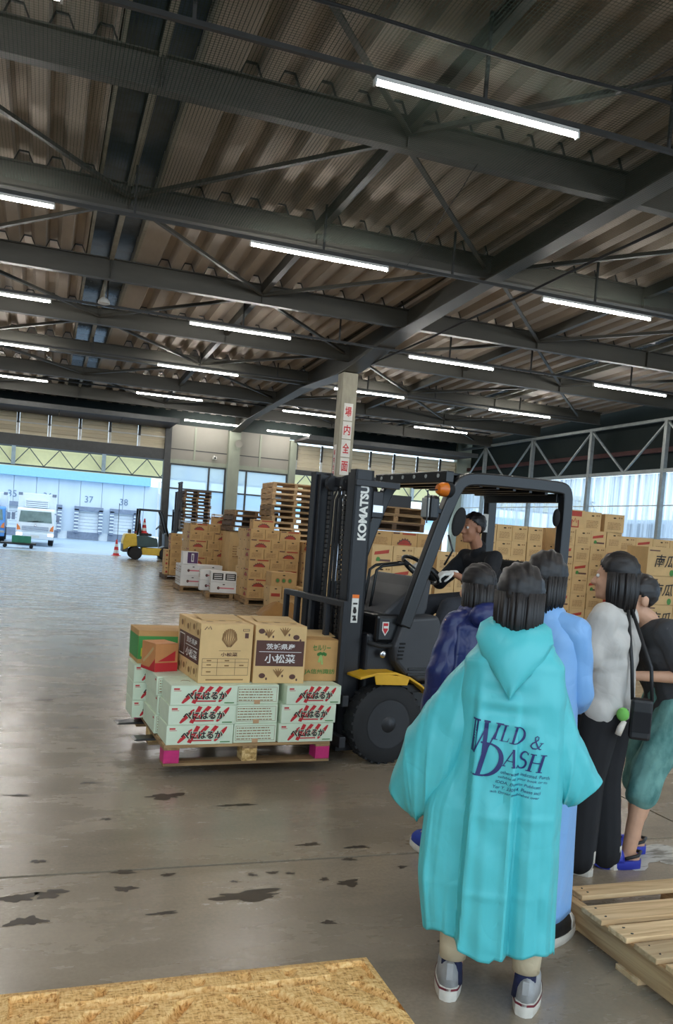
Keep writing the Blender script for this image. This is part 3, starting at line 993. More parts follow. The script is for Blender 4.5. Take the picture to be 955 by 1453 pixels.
# far pallets
def far_pallet(name, label, wood, loc, rotz=0, w=1.1, d=1.1, group=None):
    t = empty('wooden_pallet', label, 'pallet', loc, rotz, group)
    for k in range(6):
        y0 = k * (d - .12) / 5
        MB().box(0, w, y0, y0 + .12, .105, .13).build('deck_board', M[wood], t)
    for x in (0, w / 2 - .04, w - .08):
        MB().box(x, x + .08, 0, d, .02, .105).build('stringer', M[wood + '_y'], t)
    for y0 in (0, d / 2 - .06, d - .12):
        MB().box(0, w, y0, y0 + .12, 0, .02).build('base_board', M[wood], t)
    return t
P_OLD = far_pallet('wooden_pallet', 'x', 'oldwood', (0, 0, 0))
P_NEW = far_pallet('wooden_pallet', 'x', 'pine', (0, 0, 0))
P_DARK = far_pallet('wooden_pallet', 'x', 'darkwood', (0, 0, 0))
used = {}
def place_pallet(proto, loc, rotz, label, group=None):
    if id(proto) not in used:
        used[id(proto)] = 1
        o = proto
        o.location = loc; o.rotation_euler = (0, 0, rotz); o['label'] = label
        if group: o['group'] = group
        return o
    o = copy_tree(proto, loc, rotz, label, group)
    if not group and 'group' in o: del o['group']
    return o

# ------------------------------------------------------------------ cartons
M['kraft'] = mat('kraft_cardboard', srgb(196, 158, 104), .75, var=.07, scale=(5, 5, 5))
M['kraft2'] = mat('pale_kraft_cardboard', srgb(206, 172, 120), .75, var=.07, scale=(5, 5, 5))
M['kraft_load'] = mat('brightened_kraft_cardboard', srgb(222, 186, 130), .75, var=.06, scale=(5, 5, 5))  # kraft copy, colour raised to make up for weak light on the load
M['kraft_dark'] = mat('brown_cardboard', srgb(196, 152, 94), .75, var=.08, scale=(5, 5, 5))
M['mint'] = mat('mint_cardboard', srgb(220, 232, 206), .65, var=.05, scale=(6, 6, 6))
M['whitecard'] = mat('white_cardboard', srgb(232, 230, 226), .6, var=.04, scale=(5, 5, 5))
M['tape'] = mat('packing_tape', srgb(200, 160, 120), .35)
M['ink'] = mat('dark_ink', srgb(40, 34, 30), .6)
M['brownink'] = mat('brown_print', srgb(92, 60, 52), .6)
M['softink'] = mat('faded_brown_print', srgb(150, 112, 70), .7)
M['greenink'] = mat('green_print', srgb(70, 130, 60), .6)
M['greencard'] = mat('green_print_field', srgb(70, 150, 74), .6, var=.06)
M['orangecard'] = mat('orange_cardboard', srgb(206, 140, 86), .7, var=.08)
M['crest'] = mat('red_crest_print', srgb(170, 58, 40), .6)
M['purple'] = mat('purple_print', srgb(84, 52, 96), .6)
M['pinkprint'] = mat('pink_print', srgb(214, 120, 130), .6)
M['slot'] = mat('hand_hole', srgb(40, 28, 18), .9)

def carton_body(mb, w, d, h, flap=True):
    """box with a recessed seam between the two top flaps"""
    g = .0015
    mb.box(0, w, 0, d, 0, h - .004)
    if flap:
        mb.box(0, w, 0, d / 2 - g, h - .004, h)
        mb.box(0, w, d / 2 + g, d, h - .004, h)
    else:
        mb.box(0, w, 0, d, h - .004, h)
    return mb

# the load on the near forklift: pallet, then mint boxes, then kraft boxes
LR = math.radians(3)
LX, LY, LZ0 = .785, 5.25, .075
def L(x, y, z=0.0):
    return (LX + x * math.cos(LR) - y * math.sin(LR), LY + x * math.sin(LR) + y * math.cos(LR), LZ0 + z)
lp = empty('load_pallet', 'wooden pallet with magenta corner blocks on the forklift forks', 'pallet', L(0, 0), LR)
for k in range(7):
    y0 = k * (1.18 - .11) / 6
    MB().box(0, 1.12, y0, y0 + .11, .117, .135).build('deck_board', M['oldwood'], lp, bevel=.002)
for x in (0, .51, 1.02):
    MB().box(x, x + .1, 0, 1.18, .102, .117).build('cross_board', M['oldwood_y'], lp, bevel=.002)
    for y in (0, .53, 1.06):
        corner = x != .51 and y != .53
        o = MB().box(x, x + .1, y, y + .12, .018, .102).build('corner_block' if corner else 'block', M['pink'] if corner else M['chipblock'], lp, bevel=.004)
        if corner: o['label'] = 'magenta painted block'
for y in (0, .53, 1.06):
    MB().box(0, 1.12, y, y + .12, 0, .018).build('base_board', M['oldwood'], lp, bevel=.002)

def mint_box(label, x, y, z, long_front, rot=0.0, w=.43, d=.29, h=.125, text=True):
    t = empty('sweet_potato_box', label, 'box', L(x, y, z), LR + rot, 'mint boxes of sweet potatoes')
    W_, D_ = (w, d) if long_front else (d, w)
    MB_ = carton_body(MB(), W_, D_, h)
    MB_.build('carton', M['mint'], t, bevel=.003)
    pr_ = MB()
    def longface(f, L_):
        # red tubers
        s = L_ / .43
        for k, (a, b, a2, b2) in enumerate(((.075, .012, .16, .1), (.145, .012, .2, .118), (.19, .04, .26, .118), (.265, .05, .32, .118), (.31, .02, .385, .112))):
            n = 8; L1, R1 = [], []
            for q in range(n + 1):
                tt = q / n
                cx, cy = a + (a2 - a) * tt, b + (b2 - b) * tt
                wd = .017 * math.sqrt(max(0, math.sin(PI * min(1, .06 + tt * .92)))) if k in (0, 4) else .016
                L1.append(((cx - wd * .8) * s, cy + wd * .25)); R1.append(((cx + wd * .8) * s, cy - wd * .25))
            f.poly(pr_, R1 + L1[::-1], 0, 1 + k * .3)
        f.text(pr_, 'べにはるか', .085 * s, .365 * s, .034, .09, 5, .06, 0, 3.6)
        f.text(pr_, 'べにはるか', .09 * s, .36 * s, .037, .087, 1, .03, 0, 5)
        f.rect(pr_, .15 * s, .29 * s, .022, .03, 0, 2.4)
        f.rect(pr_, .018 * s, .055 * s, .098, .108, 0, 1); f.rect(pr_, .018 * s, .065 * s, .09, .093, 0, 1)
        f.rect(pr_, .345 * s, .41 * s, .012, .018, 2, 3.2)
    def shortface(f, L_):
        for r in range(5):
            b = .022 + r * .018
            k = .02
            rr = random.Random(r * 7)
            while k < L_ - .05:
                ww = rr.uniform(.006, .03)
                f.rect(pr_, k, min(k + ww, L_ - .02), b, b + .006, 3, 1)
                k += ww + .005
        f.frame(pr_, .012, L_ - .012, .014, .112, .002, 3, 1)
        f.rect(pr_, L_ / 2 - .02, L_ / 2 + .02, 0, .028, 4, 2)
    if text:
        (longface if long_front else shortface)(Face((0, 0, 0), (1, 0, 0), (0, 0, 1)), W_)
        if not long_front:
            ps = MB(); Face((0, D_, 0), (0, -1, 0), (0, 0, 1)).rect(ps, D_ - .055, D_ - .018, .095, .106, 0); ps.build('side_print', [M['red']], t)
        pr_.build('printed_face', [M['red'], M['ink'], M['greenink'], M['softink'], M['tape'], M['mint']], t)
    cu = MB()
    cu.tube([(W_ * .28 + .03 * math.cos(a), D_ * .5 + .028 * math.sin(a), h + .0004) for a in [PI * q / 8 for q in range(9)]], .0016, 4)
    cu.build('thumb_cut', M['softink'], t)
    return t
zz = .135
lay = ['bottom', 'middle', 'top']
for l in range(3):
    z = zz + l * .1265
    sh = .02 * l if l < 2 else .07
    mint_box(f'mint sweet potato box at front left corner, {lay[l]} layer of the load', .012 + .006 * l, .006, z, True)
    mint_box(f'mint box showing its short ruled end at front centre, {lay[l]} layer', .45, .02 + .004 * l, z, False)
    mint_box(f'mint sweet potato box at front right, {lay[l]} layer of the load', .752 + sh * .55, .006, z, True, w=.385)
    mint_box(f'plain mint box second from the front on the left side, {lay[l]} layer', -.01 + .012 * (l == 1), .31, z, False)
    mint_box(f'mint box with red print at the far left corner, {lay[l]} layer', -.085, .77, z, True, w=.34)
    mint_box(f'plain mint box in the far row, {lay[l]} layer of the load', .29, .76, z, True)
    mint_box(f'plain mint box at the far right of the load, {lay[l]} layer', .745, .6, z, False)
    mint_box(f'plain mint box inside the middle of the load, {lay[l]} layer', .3, .46, z, True)

ztop = zz + 3 * .1265
def greens_box(label, x, y, rot, front):
    t = empty('greens_carton', label, 'box', L(x, y, ztop), LR + rot, 'kraft cartons of leafy greens')
    w, d, h = .352, .56, .385
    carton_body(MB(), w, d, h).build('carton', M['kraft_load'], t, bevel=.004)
    # one flap edge stands slightly open
    MB().cbox((w * .55, d * .5, h + .012), (w * .8, d * .34, .004), (.09, 0, .04)).build('flap', M['kraft2'], t)
    pr_ = MB()
    def leaf(f, a, b, s, m=1):
        for k in range(5):
            an = -.5 + k * .25
            f.stroke(pr_, [(a, b), (a + s * math.sin(an) * .6, b + s * .6 * math.cos(an)), (a + s * math.sin(an * 1.3), b + s * math.cos(an))], [.002, .012 * s / .06, .004], m)
    def label_face(f, L_):
        f.rect(pr_, .01, L_ - .012, .115, .285, 0)
        f.text(pr_, '茨城県産', L_ * .22, L_ * .78, .225, .265, 2, .015)
        f.rect(pr_, .03, L_ - .03, .208, .212, 2, 2)
        f.text(pr_, '小松菜', L_ * .2, L_ * .8, .135, .195, 2, .02)
        rr = random.Random(3)
        for a, b in ((.06, .05), (.17, .07), (.27, .045), (.33, .09), (.09, .33), (.2, .345), (.28, .31), (.04, .345)):
            if a < L_ - .04:
                if rr.random() < .5: f.disc(pr_, a, b, .022, .017, 1)
                else: leaf(f, a, b - .03, .06, 3)
                f.disc(pr_, a + .03, b - .02, .006, .009, 1, 1.2)
    def table_face(f, L_):
        f.stroke(pr_, [(.025, .345), (.04, .365), (.05, .35), (.06, .368), (.07, .348)], .005, 1)
        for k in range(9):
            an = -1.1 + k * .275
            f.stroke(pr_, [(L_ * .55 + .012 * math.sin(an), .235), (L_ * .55 + .05 * math.sin(an * 1.2), .27 + .03 * math.cos(an)), (L_ * .55 + .045 * math.sin(an), .3 + .055 * math.cos(an))], [.004, .008, .012], 3)
        f.disc(pr_, L_ * .55 - .015, .245, .004, .006, 1); f.disc(pr_, L_ * .55 + .015, .245, .004, .006, 1)
        f.text(pr_, '小松菜', L_ * .4, L_ * .72, .175, .2, 1, .01) if ('小松菜', .01, 0) in TX else f.text(pr_, '小松菜', L_ * .4, L_ * .72, .175, .2, 1, .02)
        f.rect(pr_, L_ * .36, L_ * .78, .21, .212, 1)
        f.frame(pr_, .02, L_ - .02, .05, .16, .002, 1)
        for b in (.1, .135): f.rect(pr_, .02, L_ - .02, b, b + .002, 1)
        for a in (.12, .24): f.rect(pr_, a, a + .002, .05, .16, 1)
        for a, b in ((.05, .115), (.17, .11), (.27, .112), (.05, .07), (.05, .143), (.17, .143)): f.rect(pr_, a, a + .03, b, b + .008, 3)
        f.rect(pr_, .05, L_ - .05, .018, .026, 3)
        f.frame(pr_, L_ - .07, L_ - .025, .34, .355, .003, 1)
        f.rect(pr_, L_ - .055, L_ - .03, .295, .328, 1)
    F = Face((0, 0, 0), (1, 0, 0), (0, 0, 1))
    SD = Face((0, d, 0), (0, -1, 0), (0, 0, 1))
    if front == 'table':
        table_face(F, w)
        pr_.build('front_print', [M['brownink'], M['brownink'], M['whitecard'], M['softink']], t)
        pr_ = MB()
        # left side: brown panel with lettering
        SD.rect(pr_, .04, d - .01, .115, .285, 0)
        SD.frame(pr_, .055, .19, .13, .27, .006, 2, 2)
        SD.text(pr_, '茨城県産', .24, .5, .225, .265, 2, .015); SD.rect(pr_, .22, .52, .208, .212, 2, 2)
        SD.text(pr_, '小松菜', .23, .51, .135, .195, 2, .02)
        for a, b in ((.08, .05), (.2, .06), (.33, .05), (.46, .06), (.1, .34), (.25, .33), (.4, .345), (.5, .32)):
            SD.disc(pr_, a, b, .026, .02, 3); SD.stroke(pr_, [(a + .05, b - .03), (a + .06, b + .03)], [.004, .014], 3)
    else:
        label_face(F, w)
    pt_ = MB()
    for k in range(3):
        Face((0, 0, h), (1, 0, 0), (0, 1, 0)).disc(pt_, .09 + .1 * k, .12 + .05 * (k % 2), .025, .018, 0)
    pt_.build('top_print', [M['softink']], t)
    pr_.build('side_print' if front == 'table' else 'front_print', [M['brownink'], M['brownink'], M['whitecard'], M['softink']], t)
greens_box('large kraft greens carton with a ruled table print, on the load at front left', .205, .075, math.radians(2.5), 'table')
greens_box('large kraft greens carton with brown white-lettered panel, centre of the load', .573, .085, math.radians(-2), 'label')
t = empty('celery_carton', 'kraft celery carton with green print on the right of the load', 'box', L(.922, .17, ztop), LR - .02)
carton_body(MB(), .285, .4, .285).build('carton', M['kraft_dark'], t, bevel=.004)
pr_ = MB(); f = Face((0, 0, 0), (1, 0, 0), (0, 0, 1))
f.text(pr_, 'セルリー', .09, .22, .21, .25, 0, .02)
f.text(pr_, 'JA信州諏訪', .04, .26, .045, .085, 0, .01)
for k in range(5): f.disc(pr_, .135 + .012 * k, .185 + .006 * (k % 2), .012, .012, 0)
f.stroke(pr_, [(.15, .18), (.14, .13)], [.012, .02], 1, 2); f.stroke(pr_, [(.155, .18), (.165, .115)], [.01, .014], 1, 2)
pr_.build('printed_face', [M['greenink'], mat('pale_green_print', srgb(160, 190, 110), .6)], t)
MB().cbox((.17, .28, .297), (.3, .19, .004), (.12, .0, 0)).build('flap', M['kraft2'], t)
t = empty('green_carton', 'green-printed carton lying at the far left of the load', 'box', L(-.06, .82, ztop), LR + .02)
carton_body(MB(), .5, .34, .235).build('carton', M['kraft_dark'], t, bevel=.004)
pr_ = MB(); f = Face((0, 0, 0), (1, 0, 0), (0, 0, 1))
f.rect(pr_, .0, .5, .03, .195, 0); f.rect(pr_, .06, .085, .1, .17, 1, 2); f.rect(pr_, .12, .24, .09, .16, 2, 2); f.rect(pr_, .02, .04, .05, .11, 3, 2)
f.disc(pr_, .045, .135, .01, .018, 4, 2)
pg = MB(); Face((0, .34, 0), (0, -1, 0), (0, 0, 1)).rect(pg, 0, .34, .03, .195, 0); pg.build('side_print', [M['greencard']], t)
pr_.build('printed_face', [M['greencard'], M['kraft2'], M['pinkprint'], mat('yellow_print', srgb(200, 200, 60), .6), M['ink']], t)
t = empty('orange_carton', 'small orange-red carton squeezed behind the big kraft carton', 'box', L(-.0, .47, ztop), LR + .3)
carton_body(MB(), .17, .2, .19).build('carton', M['orangecard'], t, bevel=.004)
pr_ = MB(); f = Face((0, .2, 0), (0, -1, 0), (0, 0, 1))
f.poly(pr_, [(.0, .02), (.12, .02), (.2, .09), (.2, .03), (.2, .0), (0, 0)], 0); f.stroke(pr_, [(.03, .05), (.1, .1), (.17, .16)], .02, 1)
pr_.build('side_print', [M['red'], M['kraft2']], t); pr_ = MB()
f = Face((0, 0, 0), (1, 0, 0), (0, 0, 1)); f.rect(pr_, .0, .17, .0, .06, 0); f.poly(pr_, [(.02, .07), (.15, .07), (.15, .14), (.08, .1)], 0)
pr_.build('printed_face', [M['red'], M['kraft2']], t)

# ------------------------------------------------------------------ the near forklift
M['mastblack'] = mat('mast_black_paint', srgb(30, 31, 35), .42, var=.15, scale=(3, 3, 3))
M['gloss'] = mat('guard_black_paint', srgb(20, 21, 23), .28, var=.1, scale=(4, 4, 4))
M['cowl'] = mat('dark_grey_plastic', srgb(56, 57, 60), .5, var=.08, scale=(5, 5, 5), bump=.05, bscale=120)
M['rubber'] = mat('tyre_rubber', srgb(30, 30, 31), .75, var=.15, scale=(9, 9, 9))
M['rim'] = mat('wheel_rim', srgb(46, 46, 48), .4, .3)
M['fyellow'] = mat('forklift_yellow', srgb(222, 170, 40), .42, var=.1, scale=(3, 3, 3))
M['chrome'] = mat('chrome', srgb(200, 200, 205), .18, 1.0, var=.02)
M['amber'] = mat('amber_lens', srgb(208, 110, 30), .2, var=.08)
M['lens'] = mat('clear_lens', srgb(170, 172, 168), .15, var=.1)
M['forksteel'] = mat('worn_fork_steel', srgb(90, 88, 86), .35, .7, var=.2, scale=(6, 6, 6))
FR = math.radians(9)
fk = empty('forklift', 'black and yellow forklift carrying the loaded pallet, its driver seated under the guard', 'forklift', (2.34, 5.97, 0), FR)

def wheel(x, y, r, w, side, name):
    t = MB().lathe([(r * .6, -w / 2), (r * .86, -w / 2), (r * .97, -w / 2 + .018), (r, -w / 2 + .045), (r, w / 2 - .045), (r * .97, w / 2 - .018), (r * .86, w / 2), (r * .6, w / 2)], c=(x, y, r), axis='y', n=36, cap=False)
    n = 30
    for k in range(n):
        a = 2 * PI * k / n
        for s in (-1, 1):
            t.cbox((x + (r - .006) * math.cos(a + s * .05), y + s * w * .22, r + (r - .006) * math.sin(a + s * .05)), (.02, w * .34, .02), (0, -(a) + PI / 2, 0))
    tw = t.build(name, M['rubber'], fk, smooth=True)
    o = y + side * w / 2
    mb = MB().lathe([(r * .62, 0), (r * .6, -.02), (r * .5, -.05), (r * .28, -.055), (r * .25, -.01), (r * .14, .015), (.001, .018)] if side > 0 else
                    [(r * .62, 0), (r * .6, .02), (r * .5, .05), (r * .28, .055), (r * .25, .01), (r * .14, -.015), (.001, -.018)], c=(x, o, r), axis='y', n=28)
    mb.build('rim', M['rim'], tw, smooth=True)
    for k in range(6):
        a = 2 * PI * k / 6
        MB().cyl((x + r * .38 * math.cos(a), o - side * .055, r + r * .38 * math.sin(a)), (x + r * .38 * math.cos(a), o - side * .03, r + r * .38 * math.sin(a)), .012, n=6).build('wheel_nut', M['chrome'], tw)
for y, s in ((-.44, -1), (.44, 1)):
    wheel(-.04, y, .29, .17, s, 'front_wheel')
    wheel(1.34, y * .94, .235, .15, s, 'rear_wheel')
MB().cyl((0, -.36, .29), (0, .36, .29), .09, n=14).build('axle', M['mastblack'], fk)

# mast
MB.OFF = .06
def channel(x0, x1, yo, yi, z0, z1, name):
    mb = MB()
    t = .016
    lo, hi = sorted((yo, yo + (t if yi > yo else -t)))
    mb.box(x0, x1, lo, hi, z0, z1)
    a, b = sorted((yo, yi))
    mb.box(x0, x0 + .022, a, b, z0, z1)
    mb.box(x1 - .022, x1, a, b, z0, z1)
    return mb.build(name, M['mastblack'], fk, bevel=.003)
outer = channel(-.42, -.27, -.35, -.27, .07, 2.07, 'mast_rail')
channel(-.42, -.27, .35, .27, .07, 2.07, 'mast_rail')
channel(-.405, -.285, -.267, -.215, .1, 2.05, 'inner_rail')
channel(-.405, -.285, .267, .215, .1, 2.05, 'inner_rail')
pm = MB(); f = Face((-.42, -.35, 0), (1, 0, 0), (0, 0, 1), .002)
vs, fs = tx('KOMATSU', .045, 0)
pm.add([f.p((.118 - y * .07), 1.575 + x * .385, 1) for x, y in vs], [tuple(q) for q in fs], 0)
pm.build('maker_lettering', M['sign'], outer)
lb = MB(); f.rect(lb, .045, .1, .99, 1.19, 0, 1); f.rect(lb, .045, .1, 1.165, 1.19, 1, 2)
for a, b, w in ((.055, 1.12, .035), (.06, 1.09, .02), (.07, 1.06, .015), (.055, 1.03, .03), (.06, 1.005, .03)): f.rect(lb, a, a + w, b, b + .012, 2, 2)
f.disc(lb, .072, 1.075, .015, .02, 2, 2); f.disc(lb, .075, 1.02, .012, .012, 2, 2)
lb.build('warning_label', [M['sign'], mat('label_orange', srgb(236, 120, 40), .6), M['ink']], outer)
for z in (.25, 1.05, 1.97):
    MB().box(-.3, -.262, -.34, .34, z, z + .07).build('mast_crossbar', M['mastblack'], fk, bevel=.004)
MB().box(-.34, -.3, -.215, .215, 1.96, 2.03).build('inner_crossbar', M['mastblack'], fk, bevel=.004)
for y in (-.17, .17):
    c = MB().cyl((-.25, y, .15), (-.25, y, 1.25), .034, n=14).build('lift_cylinder', M['mastblack'], fk, smooth=True)
    MB().cyl((-.25, y, 1.25), (-.25, y, 1.96), .02, n=12).build('piston_rod', M['chrome'], c, smooth=True)
for y in (-.12, .12):
    mb = MB()
    for k in range(44):
        z = .42 + k * .036
        mb.box(-.375, -.357, y - .014, y + .014, z, z + .026)
    ch = mb.build('lift_chain', M['forksteel'], fk); ch['kind'] = 'stuff'
    MB().lathe([(.055, -.018), (.06, -.012), (.05, 0), (.06, .012), (.055, .018)], c=(-.35, y, 1.98), axis='y', n=16).build('chain_sheave', M['rim'], fk, smooth=True)
for y in (-.06, .0, .06):
    MB().tube([(-.36, y, .5), (-.38, y, 1.2), (-.37, y, 1.86), (-.33, y, 1.95), (-.3, y, 1.85), (-.26, y, 1.1), (-.24, y, .7)], .012, 7).build('hydraulic_hose', M['rubber'], fk, smooth='all')
br = MB().box(-.42, -.06, -.372, -.332, 1.955, 2.0).build('hose_bracket', M['mastblack'], fk, bevel=.004)
MB().box(-.26, -.17, -.34, -.24, 1.74, 1.93).build('valve_block', M['mastblack'], fk, bevel=.008)
MB().box(-.255, -.175, -.344, -.34, 1.78, 1.83).build('metal_plate', M['chrome'], fk)
MB.OFF = .075
# carriage and load backrest
for z in (.13, .42):
    MB().box(-.49, -.44, -.5, .5, z, z + .08).build('carriage_bar', M['mastblack'], fk, bevel=.006)
cr = MB(); cr.bar((-.5, -.47, 1.13), (-.5, .52, 1.13), .04, .045); cr.build('backrest_top_bar', M['mastblack'], fk, bevel=.006)
for y in (-.45, -.2, .05, .3, .5):
    MB().box(-.52, -.48, y - .02, y + .02, .5, 1.12).build('backrest_bar', M['mastblack'], fk, bevel=.005)
MB().box(-.515, -.485, -.45, .5, .5, .55).build('backrest_lower_bar', M['mastblack'], fk, bevel=.005)
for y in (.0, .47):
    mb = MB()
    prof = [(-.49, .58), (-.53, .58), (-.535, .168), (-1.1, .158), (-1.78, .15), (-1.8, .142), (-1.78, .135), (-1.1, .13), (-.52, .126), (-.49, .14)]
    mb.prism(prof, y - .055, y + .055, 'xz')
    mb.build('fork', M['forksteel'], fk, bevel=.004)
MB.OFF = None
# chassis and body
MB().box(-.2, 1.25, -.36, .36, .16, .52).build('chassis', M['gloss'], fk, bevel=.02)
MB().box(-.2, .06, -.4, .4, .5, .92).build('front_plate', M['mastblack'], fk, bevel=.02)
for y in (-.3, .3):
    t1 = MB().cyl((-.27, y, .72), (.1, y, .62), .035, n=12).build('tilt_cylinder', M['gloss'], fk, smooth=True)
nb = MB().box(-.15, .1, -.44, -.1, .86, 1.06).build('junction_box', M['gloss'], fk, bevel=.025)
pb = MB(); f = Face((-.15, -.44, .86), (1, 0, 0), (0, 0, 1), .003)
pd = MB(); f.disc(pd, .2, .1, .017, .017, 0, 1); pd.build('round_sticker', [M['sign']], nb); f.poly(pb, [(.045, .15), (.1, .15), (.1, .09), (.072, .05), (.045, .09)], 0, 1); f.poly(pb, [(.053, .142), (.092, .142), (.092, .095), (.072, .062), (.053, .095)], 1, 2); f.rect(pb, .055, .09, .105, .122, 0, 3)
pb.build('shield_sticker', [M['sign'], M['red']], nb)
MB().ell((-.08, -.44, .78), (.03, .02, .03)).build('chrome_fitting', M['chrome'], fk, smooth='all')
MB().tube([(-.2, -.42, .86), (-.12, -.46, .84), (-.02, -.45, .84), (.05, -.42, .8)], .016, 8).build('hydraulic_hose', M['rubber'], fk, smooth='all')
for sy in (-1, 1):
    mb = MB()
    top = [(-.31, .635), (-.17, .665), (-.02, .665), (.1, .63), (.2, .575), (.3, .5)]
    mb.prism(top + [(x, z - .018) for x, z in top[::-1]], sy * .545, sy * .3, 'xz')
    mb.prism([(-.2, .66), (.1, .63), (.08, .57), (-.18, .58)], sy * .545, sy * .535, 'xz')
    mb.build('front_fender', M['fyellow'], fk, bevel=.004)
    sc = MB().prism([(.0, .72), (-.02, .84), (.03, .98), (.09, 1.05), (.34, 1.07), (.42, .9), (.44, .6), (.2, .585), (.08, .64)], sy * .5, sy * .26, 'xz').build('side_cowl', M['cowl'], fk, bevel=.03, segs=3)
    for k in range(5):
        MB().box(-.0 + k * .004, .045 + k * .004, sy * .503 - .004, sy * .503 + .004, .75 + k * .027, .762 + k * .027).build('vent_slot', M['black'], sc)
    for z in (.63, .67):
        MB().box(.1, .4, sy * .5 - .006, sy * .5 + .006, z, z + .02).build('cowl_rib', M['gloss'], sc, bevel=.004)
    MB().box(.42, .8, sy * .5, sy * .3, .3, .34).build('step_plate', M['gloss'], fk, bevel=.006)
MB().box(.1, .8, -.45, .45, .5, .56).build('floor_plate', M['gloss'], fk, bevel=.005)
MB().prism([(-.07, 1.0), (-.05, 1.06), (.03, 1.13), (.1, 1.19), (.2, 1.26), (.3, 1.34), (.35, 1.31), (.33, 1.1), (.28, 1.0)], -.36, .36, 'xz').build('dashboard', M['cowl'], fk, bevel=.025, segs=3)
MB().box(.12, .18, -.364, -.36, 1.12, 1.16).build('dashboard_sticker', M['lens'], fk)
MB().prism([(.0, 1.0), (.12, 1.02), (.22, .56), (.08, .56)], -.34, .34, 'xz').build('front_cowl', M['cowl'], fk, bevel=.02)
MB.OFF = .08
# steering column and wheel
MB().cyl((.24, 0, 1.15), (.385, 0, 1.36), .03, n=12).build('steering_column', M['cowl'], fk, smooth=True)
ax = Vector((.6, 0, .8)).normalized(); sc_ = Vector((.4, 0, 1.375))
uu = Vector((.8, 0, -.6)); vv = Vector((0, 1, 0))
mb = MB(); ringpts = [sc_ + uu * .165 * math.cos(2 * PI * k / 30) + vv * .165 * math.sin(2 * PI * k / 30) for k in range(31)]
mb.tube(ringpts, .016, 8, cap=False)
sw = mb.build('steering_wheel', M['gloss'], fk, smooth='all')
for a in (0.4, 2.5, 4.6):
    MB().bar(sc_ - ax * .02, sc_ + (uu * math.cos(a) + vv * math.sin(a)) * .16, .022, .014).build('wheel_spoke', M['gloss'], sw)
MB().cyl(sc_ - ax * .03, sc_ + ax * .005, .04, n=14).build('wheel_boss', M['gloss'], sw)
for y in (-.1, .0):
    lv = MB().tube([(-.1, y, 1.03), (-.08, y, 1.2), (-.06, y, 1.36), (-.01, y, 1.395), (.18, y, 1.42)], .012, 7).build('lever', M['gloss'], fk, smooth='all')
    MB().ell((.2, y, 1.42), (.03, .016, .016)).build('lever_knob', M['black'], lv, smooth='all')
# engine hood, seat, counterweight
MB().box(.68, 1.25, -.42, .42, .5, .93).build('engine_hood', M['cowl'], fk, bevel=.04, segs=3)
MB().box(.8, 1.2, -.25, .25, .93, 1.02).build('seat', M['black'], fk, bevel=.035, segs=3)
MB().cbox((1.24, 0, 1.25), (.1, .46, .5), (0, .18, 0)).build('seat_back', M['black'], fk, bevel=.04, segs=3)
MB().prism([(1.1, .2), (1.1, .93), (1.3, 1.02), (1.62, .98), (1.74, .8), (1.74, .35), (1.66, .2)], -.5, .5, 'xz').build('counterweight', M['fyellow'], fk, bevel=.05, segs=3)
MB().box(1.7, 1.755, -.3, .3, .45, .75).build('radiator_grille', M['gloss'], fk)
MB.OFF = None
# overhead guard
def gtube(path, w, h, name='guard_leg', r=None):
    P = [Vector(p) for p in path]
    for _ in range(2):      # round the corners
        Q = [P[0]]
        for a, b in zip(P, P[1:]):
            Q += [a.lerp(b, .22), a.lerp(b, .78)]
        Q.append(P[-1]); P = Q
    mb = MB(); rs = []
    for i, p in enumerate(P):
        d = (P[min(i + 1, len(P) - 1)] - P[max(0, i - 1)]).normalized()
        yv = Vector((0, 1, 0)) if abs(d.y) < .9 else Vector((1, 0, 0))
        n = d.cross(yv).normalized(); yv = n.cross(d)
        rs.append([tuple(p + yv * a * w / 2 + n * b * h / 2) for a, b in ((-1, -1), (1, -1), (1, 1), (-1, 1))])
    mb.rings(rs)
    return mb.build(name, M['gloss'], fk, bevel=.012, segs=2)
for y in (-.47, .47):
    gtube([(.05, y, .98), (.22, y, 1.5), (.37, y, 1.93), (.45, y, 2.065), (.62, y, 2.09), (1.36, y, 2.1), (1.46, y, 2.085), (1.485, y, 1.98), (1.475, y, .9)], .075, .095)
vp_ = MB().box(.3, .37, -.5, .5, 2.035, 2.12).build('roof_front_plate', M['gloss'], fk, bevel=.008)
for k in range(6):
    y = -.4 + k * .16
    MB().cyl((.296, y, 2.085), (.301, y, 2.085), .015, n=12).build('plate_hole', M['lens'], vp_)
MB().box(.33, 1.42, -.44, .44, 2.095, 2.115).build('roof_sheet', M['gloss'], fk, bevel=.004)
for k in range(6):
    x = .48 + k * .16
    MB().box(x, x + .03, -.45, .45, 2.03, 2.09).build('roof_bar', M['gloss'], fk, bevel=.004)
MB().box(1.4, 1.46, -.45, .45, 1.98, 2.05).build('rear_crossbar', M['gloss'], fk, bevel=.004)
